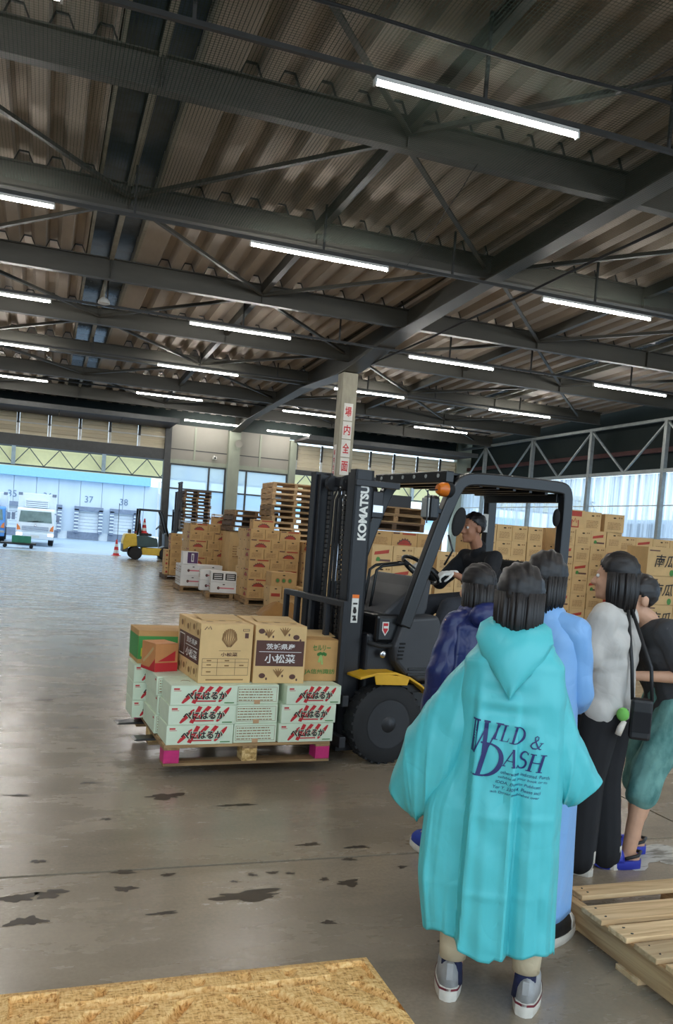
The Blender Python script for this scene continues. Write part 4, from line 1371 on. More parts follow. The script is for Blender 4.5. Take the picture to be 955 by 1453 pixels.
for yy, xx in ((-.5, .0), (.52, .0)):
    s = -1 if yy < 0 else 1
    a = MB().lathe([(.0, -.055), (.035, -.05), (.05, -.02), (.052, .02)], c=(.265, yy + s * .03, 1.98), axis='x', n=16).build('turn_signal', M['amber'], fk, smooth=True)
    MB().lathe([(.053, .02), (.054, .06), (.04, .075), (.001, .076)], c=(.265, yy + s * .03, 1.98), axis='x', n=16).build('signal_housing', M['black'], a, smooth=True)
    h = MB().box(.135, .215, yy - .05 + s * .03, yy + .07 + s * .03, 1.75, 1.93).build('headlight', M['gloss'], fk, bevel=.025)
    MB().box(.12, .135, yy - .035 + s * .03, yy + .055 + s * .03, 1.77, 1.91).build('headlight_lens', M['lens'], h, bevel=.008)
    cg = MB()
    cg.tube([(.115, yy - .04 + s * .03, 1.73), (.105, yy - .04 + s * .03, 1.96), (.185, yy - .04 + s * .03, 1.97)], .005, 6)
    cg.build('lamp_guard', M['gloss'], h)
    MB().bar((.185, yy + s * .01, 1.84), (.3, yy - s * .02, 1.82), .03, .03).build('lamp_arm', M['gloss'], h)
m = MB().ell((.42, -.53, 1.76), (.055, .022, .11), (0, .25, 0), 18, 10).build('mirror', M['black'], fk, smooth='all')
MB().tube([(.36, -.5, 1.66), (.41, -.5, 1.55), (.36, -.48, 1.44)], .008, 6).build('mirror_stay', M['gloss'], m, smooth='all')
MB().cbox((.1, .55, 1.78), (.07, .05, .26), (0, .5, 0)).build('work_lamp', M['gloss'], fk, bevel=.012)
MB().box(1.38, 1.44, .428, .432, 1.72, 1.88).build('guard_sticker', M['sign'], fk)
MB().ell((1.37, -.5, 1.86), (.03, .03, .07), n=12, k=8).build('rear_grip', M['black'], fk, smooth='all')

# ------------------------------------------------------------------ people
def skinmat(name, c): 
    return mat(name, c, .55, var=.06, scale=(14, 14, 14))
M['skin'] = skinmat('skin', srgb(206, 158, 128))
M['skin2'] = skinmat('tanned_skin', srgb(172, 118, 88))
M['hair'] = mat('black_hair', srgb(26, 22, 22), .45, var=.2, scale=(60, 60, 8))
M['eyew'] = mat('eye_white', srgb(228, 224, 218), .3, var=.01)
M['iris'] = mat('dark_iris', srgb(34, 24, 20), .2, var=.01)
M['glove'] = mat('white_work_glove', srgb(222, 220, 214), .8, var=.06, scale=(40, 40, 40))
M['blackcloth'] = mat('black_cloth', srgb(24, 24, 27), .85, var=.15, scale=(9, 9, 9))

def remeshed(mb, name, material, parent, voxel=.008, smooth=4, wrinkle=None):
    me = mb.mesh('tmp', material)
    o = bpy.data.objects.new('tmp', me)
    COL.objects.link(o)
    r = o.modifiers.new('r', 'REMESH'); r.mode = 'VOXEL'; r.voxel_size = voxel; r.adaptivity = 0.0
    s = o.modifiers.new('s', 'SMOOTH'); s.factor = .5; s.iterations = smooth
    dg = bpy.context.evaluated_depsgraph_get()
    m2 = bpy.data.meshes.new_from_object(o.evaluated_get(dg))
    bpy.data.objects.remove(o)
    m2.name = name
    m2.materials.clear(); m2.materials.append(material)
    if wrinkle:
        n = len(m2.vertices)
        co = np.empty(n * 3, np.float32); m2.vertices.foreach_get('co', co); co = co.reshape(-1, 3)
        no = np.empty(n * 3, np.float32); m2.vertex_normals.foreach_get('vector', no); no = no.reshape(-1, 3)
        co = co + no * wrinkle(co)[:, None]
        m2.vertices.foreach_set('co', co.reshape(-1).astype(np.float32))
    m2.polygons.foreach_set('use_smooth', [True] * len(m2.polygons))
    m2.update()
    ob = bpy.data.objects.new(name, m2)
    COL.objects.link(ob); ob.parent = parent
    return ob

def frame_of(f, u):
    f = Vector(f).normalized(); u = Vector(u); u = (u - f * u.dot(f)).normalized()
    return f.cross(u), f, u

def head_prims(mb, c, f, u, s=1.0):
    r, f, u = frame_of(f, u); c = Vector(c)
    P = lambda a: c + (r * a[0] + f * a[1] + u * a[2]) * s
    B = Matrix((r, f, u)).transposed()
    def E(a, rad):
        M4 = Matrix.Translation(P(a)) @ B.to_4x4()
        e = MB().ell((0, 0, 0), tuple(x * s for x in rad), n=18, k=12)
        mb.add([tuple(M4 @ Vector(v)) for v in e.v], e.f)
    E((0, -.012, .035), (.074, .094, .088)); E((0, .03, -.03), (.06, .062, .085)); E((0, .045, -.085), (.044, .042, .032))
    E((0, .078, -.098), (.02, .018, .018)); E((0, .078, .024), (.046, .016, .012))
    E((.034, .062, -.03), (.024, .022, .024)); E((-.034, .062, -.03), (.024, .022, .024))
    mb.capsule(P((0, .088, .012)), P((0, .112, -.03)), .008 * s, .015 * s, 8, 3)
    E((.013, .1, -.034), (.011, .011, .009)); E((-.013, .1, -.034), (.011, .011, .009))
    E((0, .09, -.06), (.024, .012, .0075)); E((0, .088, -.072), (.021, .012, .008))
    for q in (-1, 1):
        E((q * .076, -.004, -.006), (.011, .024, .033))
    return P

def eyes(parent, P, s=1.0):
    for q in (-1, 1):
        e = MB().ell(P((q * .03, .077, .006)), (.0115 * s,) * 3, n=12, k=8).build('eye', M['eyew'], parent, smooth='all')
        MB().ell(P((q * .03, .0862, .006)), (.0065 * s, .004 * s, .0065 * s), n=10, k=6).build('iris', M['iris'], e, smooth='all')

def hair_mesh(parent, c, f, u, s=1.0, length=0.0, hairline=.055, material=None, name='hair'):
    r, f, u = frame_of(f, u); c = Vector(c)
    mb = MB()
    e = MB().ell((0, -.016, .038), (.084, .101, .096), n=40, k=26)
    B = Matrix((r, f, u)).transposed()
    keep = []
    T = []
    rr = random.Random(5)
    for v in e.v:
        T.append(Vector(v))
    def ok(p):
        return p.z > hairline + .0 - (.075 - p.y) * .9 and p.z > -.075 - (length)
    fs = [q for q in e.f if all(ok(T[i]) for i in q)]
    V2 = []
    for i, v in enumerate(T):
        k = 1 + .03 * math.sin(v.x * 160 + v.y * 60) + .02 * math.sin(v.z * 190 + v.x * 90)
        V2.append(tuple(c + (B @ (Vector((v.x * k, v.y * k, v.z * k)))) * s))
    mb.add(V2, fs)
    if length > 0:
        n = 56
        for a in range(n):
            t = -1.9 + 3.8 * a / (n - 1)
            q_ = rr.uniform(.9, 1.04); lq = rr.uniform(.8, 1.12)
            x, y = .078 * q_ * math.sin(t), -.02 - .088 * q_ * math.cos(t)
            p0 = c + (B @ Vector((x, y, .03))) * s; p1 = c + (B @ Vector((x * .98, y * 1.02, -.07))) * s; p2 = c + (B @ Vector((x * .85, y * .95, -.075 - length * lq))) * s
            mb.tube([p0, p1, p2], [.011 * s, .0105 * s, .003 * s], 6)
    o = mb.build(name, material or M['hair'], parent, smooth='all')
    bm = bmesh.new(); bm.from_mesh(o.data)
    loose = [v for v in bm.verts if not v.link_faces]
    bmesh.ops.delete(bm, geom=loose, context='VERTS'); bm.to_mesh(o.data); bm.free()
    sd = o.modifiers.new('thick', 'SOLIDIFY'); sd.thickness = .008; sd.offset = -1
    return o

def hand_prims(mb, w, d, n, curl=.5, s=1.0, left=True, thick=1.0):
    """w wrist, d hand direction, n palm normal; five unequal bent fingers"""
    w = Vector(w); d = Vector(d).normalized(); n = Vector(n); n = (n - d * n.dot(d)).normalized()
    sd = d.cross(n) * (1 if left else -1)      # towards the thumb
    def E(c, rad):
        B = Matrix((sd, d, n)).transposed().to_4x4(); M4 = Matrix.Translation(c) @ B
        e = MB().ell((0, 0, 0), tuple(x * s for x in rad), n=14, k=8)
        mb.add([tuple(M4 @ Vector(v)) for v in e.v], e.f)
    E(w + d * .045 * s, (.04, .052, .017))
    mb.capsule(w - d * .02 * s, w + d * .02 * s, .024 * s, .024 * s)
    for k, (o, ln) in enumerate(((.031, .072), (.0105, .08), (-.0105, .075), (-.03, .058))):
        b = w + d * .085 * s + sd * o * s - d * (.006 if k == 3 else 0)
        ang = 0.0
        p = b
        for q, fr in enumerate((.45, .32, .23)):
            ang += curl * (.7 + .15 * q) * 1.0
            dd = d * math.cos(ang) + n * math.sin(ang) + sd * (.06 * (1.5 - k) * (1 if q == 0 else .3))
            p2 = p + dd.normalized() * ln * fr * s
            mb.capsule(p, p2, (.0092 - .0007 * q) * s * thick, (.0086 - .0008 * q) * s * thick, 8, 3)
            p = p2
    b = w + d * .02 * s + sd * .03 * s
    p1 = b + (sd * .7 + d * .6 + n * .25).normalized() * .036 * s
    p2 = p1 + (sd * .35 + d * .8 + n * .45 * (curl + .3)).normalized() * .03 * s
    p3 = p2 + (d * .8 + n * .6 * (curl + .2)).normalized() * .022 * s
    mb.capsule(b, p1, .0135 * s, .0115 * s, 8, 3); mb.capsule(p1, p2, .011 * s, .01 * s, 8, 3); mb.capsule(p2, p3, .0098 * s, .0085 * s, 8, 3)

def chain(mb, pts, rads, n=12):
    for (a, b), (ra, rb) in zip(zip(pts, pts[1:]), zip(rads, rads[1:])):
        mb.capsule(a, b, ra, rb, n, 4)

def torso(mb, J, g=0.0, w=1.0):
    """trunk volumes between pelvis, chest and neck; g grows it for clothing"""
    pel, che, nek = Vector(J['pelvis']), Vector(J['chest']), Vector(J['neck'])
    sl, sr = Vector(J['shoulder_l']), Vector(J['shoulder_r'])
    x = (sr - sl).normalized()
    hl, hr = Vector(J['hip_l']), Vector(J['hip_r'])
    for a, b, ra, rb in ((hl, hr, .098, .098),):
        mb.capsule(a, b, ra * w + g, rb * w + g, 14)
    for t, hw, rad in ((.0, .07, .1), (.35, .055, .092), (.7, .075, .098), (1.0, .095, .1)):
        c = pel.lerp(che, t)
        mb.capsule(c - x * hw * w, c + x * hw * w, rad * w + g, rad * w + g, 14)
    for t in (.0, .25, .5, .75):
        a, b = pel.lerp(che, t), pel.lerp(che, t + .25)
        for q in (-1, 0, 1):
            mb.capsule(a + x * q * .065 * w, b + x * q * .07 * w, .095 * w + g, .095 * w + g, 12)
    c2 = che.lerp(nek, .55)
    mb.capsule(che - x * .1 * w, che + x * .1 * w, .096 * w + g, .096 * w + g, 14)
    mb.capsule(c2 - x * .09 * w, c2 + x * .09 * w, .07 * w + g, .07 * w + g, 12)
    mb.capsule(sl + x * .01, c2 - x * .03, .056 * w + g, .066 * w + g, 12); mb.capsule(sr - x * .01, c2 + x * .03, .056 * w + g, .066 * w + g, 12)

def standing(H, arms=None, lean=0.0, stride=0.0, feet=None):
    s = H / 1.65
    J = dict(pelvis=(0, 0, .9 * s), chest=(0, lean * .4 - .0, 1.2 * s), neck=(0, lean * .7 - .015, 1.4 * s), head=(0, lean + .015, 1.535 * s),
             shoulder_l=(-.165 * s, lean * .6, 1.335 * s), shoulder_r=(.165 * s, lean * .6, 1.335 * s), hip_l=(-.085 * s, 0, .87 * s), hip_r=(.085 * s, 0, .87 * s))
    fl, fr = feet if feet else ((-.1, stride), (.1, -stride))
    J['ankle_l'] = (fl[0], fl[1], .08 * s); J['ankle_r'] = (fr[0], fr[1], .08 * s)
    for q in 'lr':
        a, h = Vector(J['ankle_' + q]), Vector(J['hip_' + q])
        k = a.lerp(h, .5); J['knee_' + q] = (k.x, k.y + .025, k.z)
    arms = arms or {}
    J['elbow_l'] = arms.get('el', (-.21 * s, lean * .5 - .02, 1.06 * s)); J['elbow_r'] = arms.get('er', (.21 * s, lean * .5 - .02, 1.06 * s))
    J['wrist_l'] = arms.get('wl', (-.22 * s, lean * .5 + .05, .83 * s)); J['wrist_r'] = arms.get('wr', (.22 * s, lean * .5 + .05, .83 * s))
    return J

def body(t, J, skin, s=1.0, face=(0, 1, 0), hup=(0, 0, 1), curl=.5, gloves=False, feet=True, palm=None, fdir=None, name='body', tw=1.0):
    mb = MB()
    torso(mb, J, -.012, tw)
    mb.capsule(Vector(J['chest']).lerp(Vector(J['neck']), .6), J['neck'], .07, .055, 12)
    hd = Vector(J['head'])
    r, f, u = frame_of(face, hup)
    mb.capsule(J['neck'], hd - u * .07 * s - f * .012, .054 * s, .05 * s, 12)
    P = head_prims(mb, hd, face, hup, s)
    gms = {}
    for q in 'lr':
        gms[q] = MB()
        chain(mb, [J['shoulder_' + q], J['elbow_' + q], J['wrist_' + q]], [.046 * s, .036 * s, .025 * s])
        d = Vector(J['wrist_' + q]) - Vector(J['elbow_' + q])
        pn = (palm or {}).get(q, (1, 0, 0) if q == 'l' else (-1, 0, 0))
        hd_ = (palm or {}).get(q + 'd', d)
        hand_prims(gms[q] if gloves else mb, J['wrist_' + q], hd_, pn, curl, s, left=(q == 'l'), thick=1.2 if gloves else 1.0)
        chain(mb, [J['hip_' + q], J['knee_' + q], J['ankle_' + q]], [.082 * s, .054 * s, .036 * s])
        kn, an = Vector(J['knee_' + q]), Vector(J['ankle_' + q])
        cf = kn.lerp(an, .28); fd = Vector(fdir[q] if fdir else (0, 1, 0)).normalized()
        mb.capsule(cf - fd * .015, kn.lerp(an, .5) - fd * .012, .05 * s, .042 * s)
        if feet:
            mb.capsule(an + Vector((0, 0, -.03)) - fd * .03, an + Vector((0, 0, -.045)) + fd * .1, .034 * s, .03 * s)
            mb.capsule(an + Vector((0, 0, -.05)) + fd * .1, an + Vector((0, 0, -.058)) + fd * .16, .03 * s, .02 * s)
    b = remeshed(mb, name, skin, t, .0075, 3)
    if gloves:
        for q in 'lr': remeshed(gms[q], 'work_glove', M['glove'], t, .005, 2)
    eyes(b, P, s)
    return b

# driver, seated, looking straight ahead over the load (local -x of the truck)
dv = empty('person', 'forklift driver in a black shirt and white gloves sitting at the steering wheel', 'person', (2.34 + .08 * math.cos(FR), 5.97 + .08 * math.sin(FR), 0), FR)
JD = dict(pelvis=(1.05, 0, 1.12), chest=(1.0, 0, 1.36), neck=(.945, 0, 1.565), head=(.875, 0, 1.735), shoulder_l=(.97, -.185, 1.5), shoulder_r=(.97, .185, 1.5),
          hip_l=(1.0, -.09, 1.12), hip_r=(1.0, .09, 1.12), knee_l=(.6, -.14, 1.1), knee_r=(.6, .14, 1.1), ankle_l=(.42, -.16, .66), ankle_r=(.42, .14, .66),
          elbow_l=(.8, -.28, 1.26), elbow_r=(.78, .27, 1.27), wrist_l=(.6, -.16, 1.37), wrist_r=(.55, .2, 1.42))
dbody = body(dv, JD, M['skin2'], 1.0, face=(-1, 0, -.05), gloves=True, curl=.85, palm={'l': (0, .35, -1), 'ld': (-1, .35, -.1), 'r': (0, -.4, -1), 'rd': (-1, -.35, -.1)}, fdir={'l': (-1, 0, 0), 'r': (-1, 0, 0)})
hair_mesh(dv, JD['head'], (-1, 0, -.05), (0, 0, 1), 1.0, 0, .075)
mb = MB(); torso(mb, JD, .012)
for q in 'lr':
    a, b = Vector(JD['shoulder_' + q]), Vector(JD['elbow_' + q])
    chain(mb, [a, b, b.lerp(Vector(JD['wrist_' + q]), .55)], [.07, .06, .05])
mb.capsule(Vector(JD['neck']) - Vector((0, 0, .03)), Vector(JD['neck']) + Vector((.01, 0, .015)), .066, .062)
wr_ = lambda co: .004 * np.sin(co[:, 2] * 46 + co[:, 0] * 30) * np.sin(co[:, 1] * 24) 
remeshed(mb, 'shirt', M['blackcloth'], dv, .009, 3, wr_)
mb = MB()
for q in 'lr':
    chain(mb, [JD['hip_' + q], JD['knee_' + q], Vector(JD['ankle_' + q]) + Vector((0, 0, .04))], [.105, .078, .062])
mb.capsule(JD['hip_l'], JD['hip_r'], .115, .115)
remeshed(mb, 'trousers', mat('dark_grey_trousers', srgb(52, 54, 60), .85), dv, .01, 3)
for q in 'lr':
    a = Vector(JD['ankle_' + q])
    mb = MB(); mb.capsule(a + Vector((.03, 0, -.05)), a + Vector((-.14, 0, -.065)), .045, .036)
    remeshed(mb, 'shoe', M['blackcloth'], dv, .01, 2)

# ------------------------------------------------------------------ the group of onlookers
def cloth_mat(name, c, rough=.45, crease=.5, sc=5.0, sheen=0.0):
    g = NT(name)
    b = g.n('BsdfPrincipled'); b.inputs['Roughness'].default_value = rough
    g.l(b.outputs[0], g.out.inputs[0])
    b.inputs['Base Color'].default_value = c
    tc = g.n('TexCoord')
    hs = []
    for k, (scl, dist) in enumerate(((sc * .55, .6), (sc * 1.5, 1.2))):
        n1 = g.n('TexNoise'); n1.inputs['Scale'].default_value = scl; n1.inputs['Detail'].default_value = 1.2; n1.inputs['Distortion'].default_value = dist
        g.l(tc.outputs['Object'], n1.inputs['Vector'])
        a = g.n('Math', operation='SUBTRACT'); a.inputs[1].default_value = .5; g.l(n1.outputs[0], a.inputs[0])
        b2 = g.n('Math', operation='ABSOLUTE'); g.l(a.outputs[0], b2.inputs[0])
        c2 = g.n('Math', operation='MULTIPLY'); c2.inputs[1].default_value = 3.2 if k == 0 else 1.1; g.l(b2.outputs[0], c2.inputs[0])
        hs.append(c2)
    ad = g.n('Math', operation='ADD'); g.l(hs[0].outputs[0], ad.inputs[0]); g.l(hs[1].outputs[0], ad.inputs[1])
    bp = g.n('Bump'); bp.inputs['Strength'].default_value = crease; bp.inputs['Distance'].default_value = .03
    g.l(ad.outputs[0], bp.inputs['Height']); g.l(bp.outputs[0], b.inputs['Normal'])
    return g.m
M['poncho'] = cloth_mat('turquoise_rain_poncho', srgb(84, 194, 200), .42, .2, 4.0)
M['paleblue'] = cloth_mat('pale_blue_raincoat', srgb(128, 176, 228), .4, .18, 6.0)
M['navy'] = cloth_mat('navy_rain_jacket', srgb(28, 40, 92), .35, .22, 7.0)
M['navyprint'] = mat('navy_print', srgb(38, 44, 104), .5, var=.02)
M['tee'] = cloth_mat('light_grey_tee', srgb(196, 192, 186), .85, .12, 9)
M['darktee'] = cloth_mat('charcoal_tee', srgb(62, 62, 64), .85, .15, 9)
M['teal'] = mat('faded_teal_cotton', srgb(116, 164, 156), .85, var=.3, scale=(14, 14, 8), col2=srgb(70, 120, 116), contrast=(.3, .6), bump=.2, bscale=22)
M['beigecloth'] = cloth_mat('beige_trousers', srgb(206, 188, 156), .85, .15, 12)
M['denim'] = cloth_mat('dark_trousers', srgb(44, 50, 66), .85, .15, 12)
M['silver'] = mat('silver_grey_upper', srgb(170, 170, 170), .45, .15, var=.1, scale=(20, 20, 20))
M['solewhite'] = mat('white_sole', srgb(222, 216, 204), .6, var=.08, scale=(20, 20, 20))
M['maroon'] = mat('maroon_stripe', srgb(120, 40, 52), .6)
M['sock'] = mat('navy_sock', srgb(34, 38, 70), .9, var=.3, scale=(60, 60, 60))
M['blueshoe'] = mat('blue_upper', srgb(44, 70, 170), .55, var=.1, scale=(20, 20, 20))
M['bluefoam'] = mat('blue_foam_clog', srgb(44, 56, 168), .5, var=.05)
M['blackup'] = mat('black_upper', srgb(28, 28, 30), .5)
M['offwhite'] = mat('offwhite_upper', srgb(214, 206, 194), .6, var=.06, scale=(20, 20, 20))

def shoe(parent, loc, ang, ln=.27, w=.098, sole_h=.034, up='silver', toe=None, stripe=None, label=None, low=.085, name='shoe'):
    """trainer with sole, upper, toe cap, laces and heel tab; toe along local +y from the heel at y=0"""
    t = bpy.data.objects.new(name, None); COL.objects.link(t); t.parent = parent
    t.location = loc; t.rotation_euler = (0, 0, ang)
    if label: t['label'] = label
    n = 22
    def prof(v, z, k=1.0):
        # outline half width along the length v in 0..1
        return max(.004, w / 2 * k * (.78 + .22 * math.sin(min(1, v * 1.15) * PI * .9)) * (math.sin(PI * min(1, max(0, v * .97 + .03)) ** .8) ** .28))
    def outline(k, z, grow=0):
        L_, R_ = [], []
        for i in range(n + 1):
            v = i / n
            y = v * ln
            hw = prof(v, z, k) * (1 if 0 < i < n else .35) + grow
            L_.append((-hw, y, z)); R_.append((hw, y, z))
        return R_ + L_[::-1]
    lift = lambda pts: [(x, y, z + (.012 * max(0, (y / ln - .78) / .22) ** 2)) for x, y, z in pts]
    mb = MB(); mb.rings([lift(outline(.92, 0)), lift(outline(1.0, .006)), lift(outline(1.02, sole_h * .6)), lift(outline(.98, sole_h))])
    so = mb.build('sole', M['solewhite'], t, smooth=True)
    if stripe:
        mb = MB(); mb.rings([lift(outline(1.02, sole_h * .78, .001)), lift(outline(1.02, sole_h * .95, .001))], cap=False); mb.build('sole_stripe', M[stripe], so)
    # upper: cross sections along y
    rs = []
    for i in range(15):
        v = i / 14
        y = ln * (.01 + .975 * v)
        hw = prof(v, 0, .94) * (1 if 0 < i < 14 else .4)
        if v < .34: hh = low + .012 * math.sin(v / .34 * PI)
        else: hh = low * (1 - (v - .34) / .66) ** .8 + .036 * min(1, (1 - v) / .12 + .15)
        if i == 0: hh *= .95
        ring = []
        for q in range(9):
            a = PI * q / 8
            ring.append((hw * math.cos(a) * (1 if v > .34 else (1 - .18 * math.sin(a))), y, sole_h - .004 + .012 * max(0, (v - .78) / .22) ** 2 + hh * math.sin(a) ** .7))
        rs.append(ring)
    mb = MB(); mb.rings(rs, closed=True)
    mb.build('upper', M[up], t, smooth='all')
    mb = MB()
    if toe:
        i0 = 10
        rr = [[(x * 1.02, y + .001, z + .0015) for x, y, z in r] for r in rs[i0:]]
        mb.rings(rr); mb.build('toe_cap', M[toe], t, smooth='all')
    for k in range(4):
        y = ln * (.4 + .075 * k); z = sole_h + low * (1 - (.06 + .075 * k) / .66) ** .8 + .028
        MB().tube([(-.028, y, z - .012), (0, y + .004, z + .002), (.028, y, z - .012)], .004, 6).build('lace', M['offwhite' if up != 'offwhite' else 'blackup'], t, smooth='all')
    MB().box(-.012, .012, -.004, .006, sole_h + .03, sole_h + low + .006).build('heel_tab', M[up if up == 'silver' else 'offwhite'], t, bevel=.002)
    return t

# ---- woman in the turquoise poncho, seen from behind
pw = empty('person', 'person in a long turquoise rain poncho with navy lettering on the back', 'person', (1.565, 2.535, 0), math.radians(-31.5))
JP = standing(1.53, feet=((-.128, .0), (.128, -.01)), arms=dict(el=(-.19, .1, 1.0), wl=(-.16, .25, .9), er=(.18, .1, .98), wr=(.15, .25, .88)))
JP['shoulder_l'] = (-.11, .02, 1.215); JP['shoulder_r'] = (.11, .02, 1.215)
bd = body(pw, JP, M['skin'], .95, tw=.8, face=(.12, 1, .0), feet=False, palm={'l': (1, 0, -.3), 'r': (-1, 0, -.3), 'ld': (.2, 1, -.2), 'rd': (-.2, 1, -.2)})
hair_mesh(pw, JP['head'], (.12, 1, 0), (0, 0, 1), .98, .07, .06)
# body of the poncho
def interp(tab, z):
    for a, b in zip(tab, tab[1:]):
        if a[0] <= z <= b[0]:
            t = (z - a[0]) / (b[0] - a[0]); t = t * t * (3 - 2 * t) if len(tab) > 3 else t
            return [x + (y - x) * t for x, y in zip(a[1:], b[1:])]
    return list(tab[0][1:]) if z < tab[0][0] else list(tab[-1][1:])
TAB = [(.16, -.235, .215, -.175, .27), (.48, -.272, .206, -.17, .26), (.67, -.265, .2, -.165, .24), (.9, -.2, .195, -.155, .21), (1.08, -.185, .185, -.14, .17), (1.2, -.17, .17, -.125, .12), (1.27, -.13, .13, -.1, .09), (1.315, -.072, .072, -.07, .065), (1.34, -.062, .062, -.065, .06)]
rp_ = random.Random(11)
waves = [(rp_.choice([4, 5, 6, 8, 9, 13]), rp_.uniform(0, 6.28), rp_.uniform(-1.2, 1.2), rp_.uniform(.4, 1)) for _ in range(7)]
def tri(a): return 2 / PI * math.asin(math.sin(a))
cr_rand = random.Random(31)
CRUMPLE = [(cr_rand.uniform(-1, 1), cr_rand.uniform(-1, 1), cr_rand.uniform(12, 34), cr_rand.uniform(0, 6.28), cr_rand.uniform(.4, 1)) for _ in range(7)]
def crumple(x, y, z, amp=.003):
    g = .5 + .5 * math.sin(x * 13 + 2) * math.sin(z * 11 + y * 9)
    return amp * g * sum(A * (1 - 2 * abs(tri(f * (a * (x + y * .7) + b * z) + ph))) for a, b, f, ph, A in CRUMPLE) / 3
def bump1(x, c, w): return math.exp(-((x - c) / w) ** 2)
def pfun(th, z):
    xl, xr, yb, yf = interp(TAB, z)
    c, s = math.cos(th), math.sin(th)
    p = .72
    cx = (abs(c) ** p) * (1 if c > 0 else -1); sy = (abs(s) ** p) * (1 if s > 0 else -1)
    x = cx * (xr if cx > 0 else -xl)
    y = sy * (yf if sy > 0 else -yb)
    k = max(0, min(1, (1.2 - z) / 1.0))
    d = sum(A * tri(n * th + ph + sl * z * 1.4) for n, ph, sl, A in waves) / 4.2
    amp = .003 + .013 * k ** 1.1
    r = 1 + d * amp / .17
    x *= r; y *= r
    if sy < 0:      # folds hanging down the back
        q = max(0, min(1, (1.13 - z) / .25))
        u = x
        sm = lambda a, b, v: max(0.0, min(1.0, (v - a) / (b - a)))
        q2 = max(0, min(1, (1.2 - z) / .3))
        # left panel tucked behind a sharp vertical fold, returning at the side
        y += (.02 + .05 * k) * q2 * sm(-.108, -.122, u) * sm(-.25, -.17, u)
        y -= .012 * q2 * bump1(u, -.1, .016)
        # centre pleat with a crisp lip
        u1 = .026 + .02 * k
        y += (.01 + .03 * k) * q * sm(u1, u1 + .008, u) * sm(u1 + .06, u1 + .015, u)
        y -= .01 * q * bump1(u, u1 - .012, .014)
        y += .016 * q * k * tri(u * 52 + z * 1.5) * .5
        # packing creases
        y -= crumple(x, 0, z, .009)
        for zc, uc in ((.705, .05), (.44, -.02)):
            y -= .005 * bump1(z, zc + .03 * u, .012) * bump1(u, uc, .16)
        if z > 1.0: y -= .008 * math.sin((z - 1.0) * 90) * bump1(u, -.02, .08) * (1 - (z - 1) / .35)
    else:
        y += crumple(x, 3, z, .004)
    return x, y
nth, nz_ = 240, 110
rs = []
for i in range(nz_ + 1):
    tt = i / nz_
    ring = []
    for j in range(nth):
        th = 2 * PI * j / nth
        z0 = .24 + .016 * math.sin(th * 2 + .8) + .012 * math.sin(th * 5) + (.016 if (PI * 1.5 < th < PI * 1.92) else 0)
        z = z0 + (1.34 - z0) * tt
        x, y = pfun(th, z)
        ring.append((x, y, z))
    rs.append(ring)
mb = MB(); mb.rings(rs, cap=False)
poncho = mb.build('rain_poncho', M['poncho'], pw, smooth=30)
md = poncho.modifiers.new('thick', 'SOLIDIFY'); md.thickness = .0018
# sleeves
def sleeve(name, stations, n=96, m=60, seed=0, parent=None):
    rr = random.Random(seed)
    wv = [(rr.choice([3, 4, 5, 7, 9]), rr.uniform(0, 6.28), rr.uniform(-3, 3), rr.uniform(.4, 1)) for _ in range(5)]
    rs = []
    for i in range(m + 1):
        t = i / m * (len(stations) - 1)
        a = min(int(t), len(stations) - 2); f = t - a
        f = f * f * (3 - 2 * f) * .5 + f * .5
        c, v1, v2 = [Vector(stations[a][q]).lerp(Vector(stations[a + 1][q]), f) for q in range(3)]
        ring = []
        for j in range(n):
            th = 2 * PI * j / n
            cc, ss = math.cos(th), math.sin(th)
            r = 1 + .055 * sum(A * tri(k * th + ph + sl * t) for k, ph, sl, A in wv) / 2.2
            r += .05 * max(0, math.sin(t * 9 + 2 * th)) * (t / (len(stations) - 1))
            cx = (abs(cc) ** .85) * (1 if cc > 0 else -1); sx = (abs(ss) ** .85) * (1 if ss > 0 else -1)
            p = c + (v1 * cx + v2 * sx) * r
            n2 = (v1 * cx / max(1e-6, v1.length_squared) + v2 * sx / max(1e-6, v2.length_squared)).normalized()
            ring.append(tuple(p + n2 * crumple(p.x, p.y, p.z, .011)))
        rs.append(ring)
    mb = MB(); mb.rings(rs, cap=False)
    o = mb.build(name, M['poncho'], parent, smooth=30)
    md = o.modifiers.new('thick', 'SOLIDIFY'); md.thickness = .0018
    return o
def stations(L_):
    return [(((a[0] + b[0]) / 2, y, (a[1] + b[1]) / 2), ((a[0] - b[0]) / 2, 0, (a[1] - b[1]) / 2), (0, d, 0)) for a, b, y, d in L_]
sleeve('poncho_sleeve', stations([((-.06, 1.325), (-.14, .84), .01, .09), ((-.165, 1.205), (-.2, .71), .02, .11), ((-.28, 1.05), (-.26, .635), .04, .12), ((-.362, .91), (-.30, .6), .06, .105), ((-.415, .69), (-.335, .61), .08, .05)]), seed=4, parent=pw)
sleeve('poncho_sleeve', stations([((.06, 1.325), (.14, .86), .01, .09), ((.16, 1.19), (.18, .77), .03, .11), ((.24, .97), (.2, .73), .05, .11), ((.33, .815), (.225, .715), .07, .075)]), seed=9, parent=pw)
# hood hanging down the back
rs = []
for z, hw, y0, th in ((1.34, .085, -.045, .05), (1.315, .12, -.085, .06), (1.27, .13, -.125, .05), (1.215, .105, -.145, .04), (1.16, .06, -.155, .026), (1.115, .02, -.158, .016), (1.1, .004, -.156, .008)):
    ring = []
    for j in range(36):
        a = 2 * PI * j / 36
        x = hw * math.cos(a)
        y = y0 - th * .55 * math.sin(a) - .006 * math.sin(5 * a + z * 40) + .5 * x * x / max(hw, .02)
        ring.append((x - .008, y, z + .02 * abs(math.cos(a)) ** 2))
    rs.append(ring)
mb = MB(); mb.rings(rs); mb.build('poncho_hood', M['poncho'], pw, smooth=40)
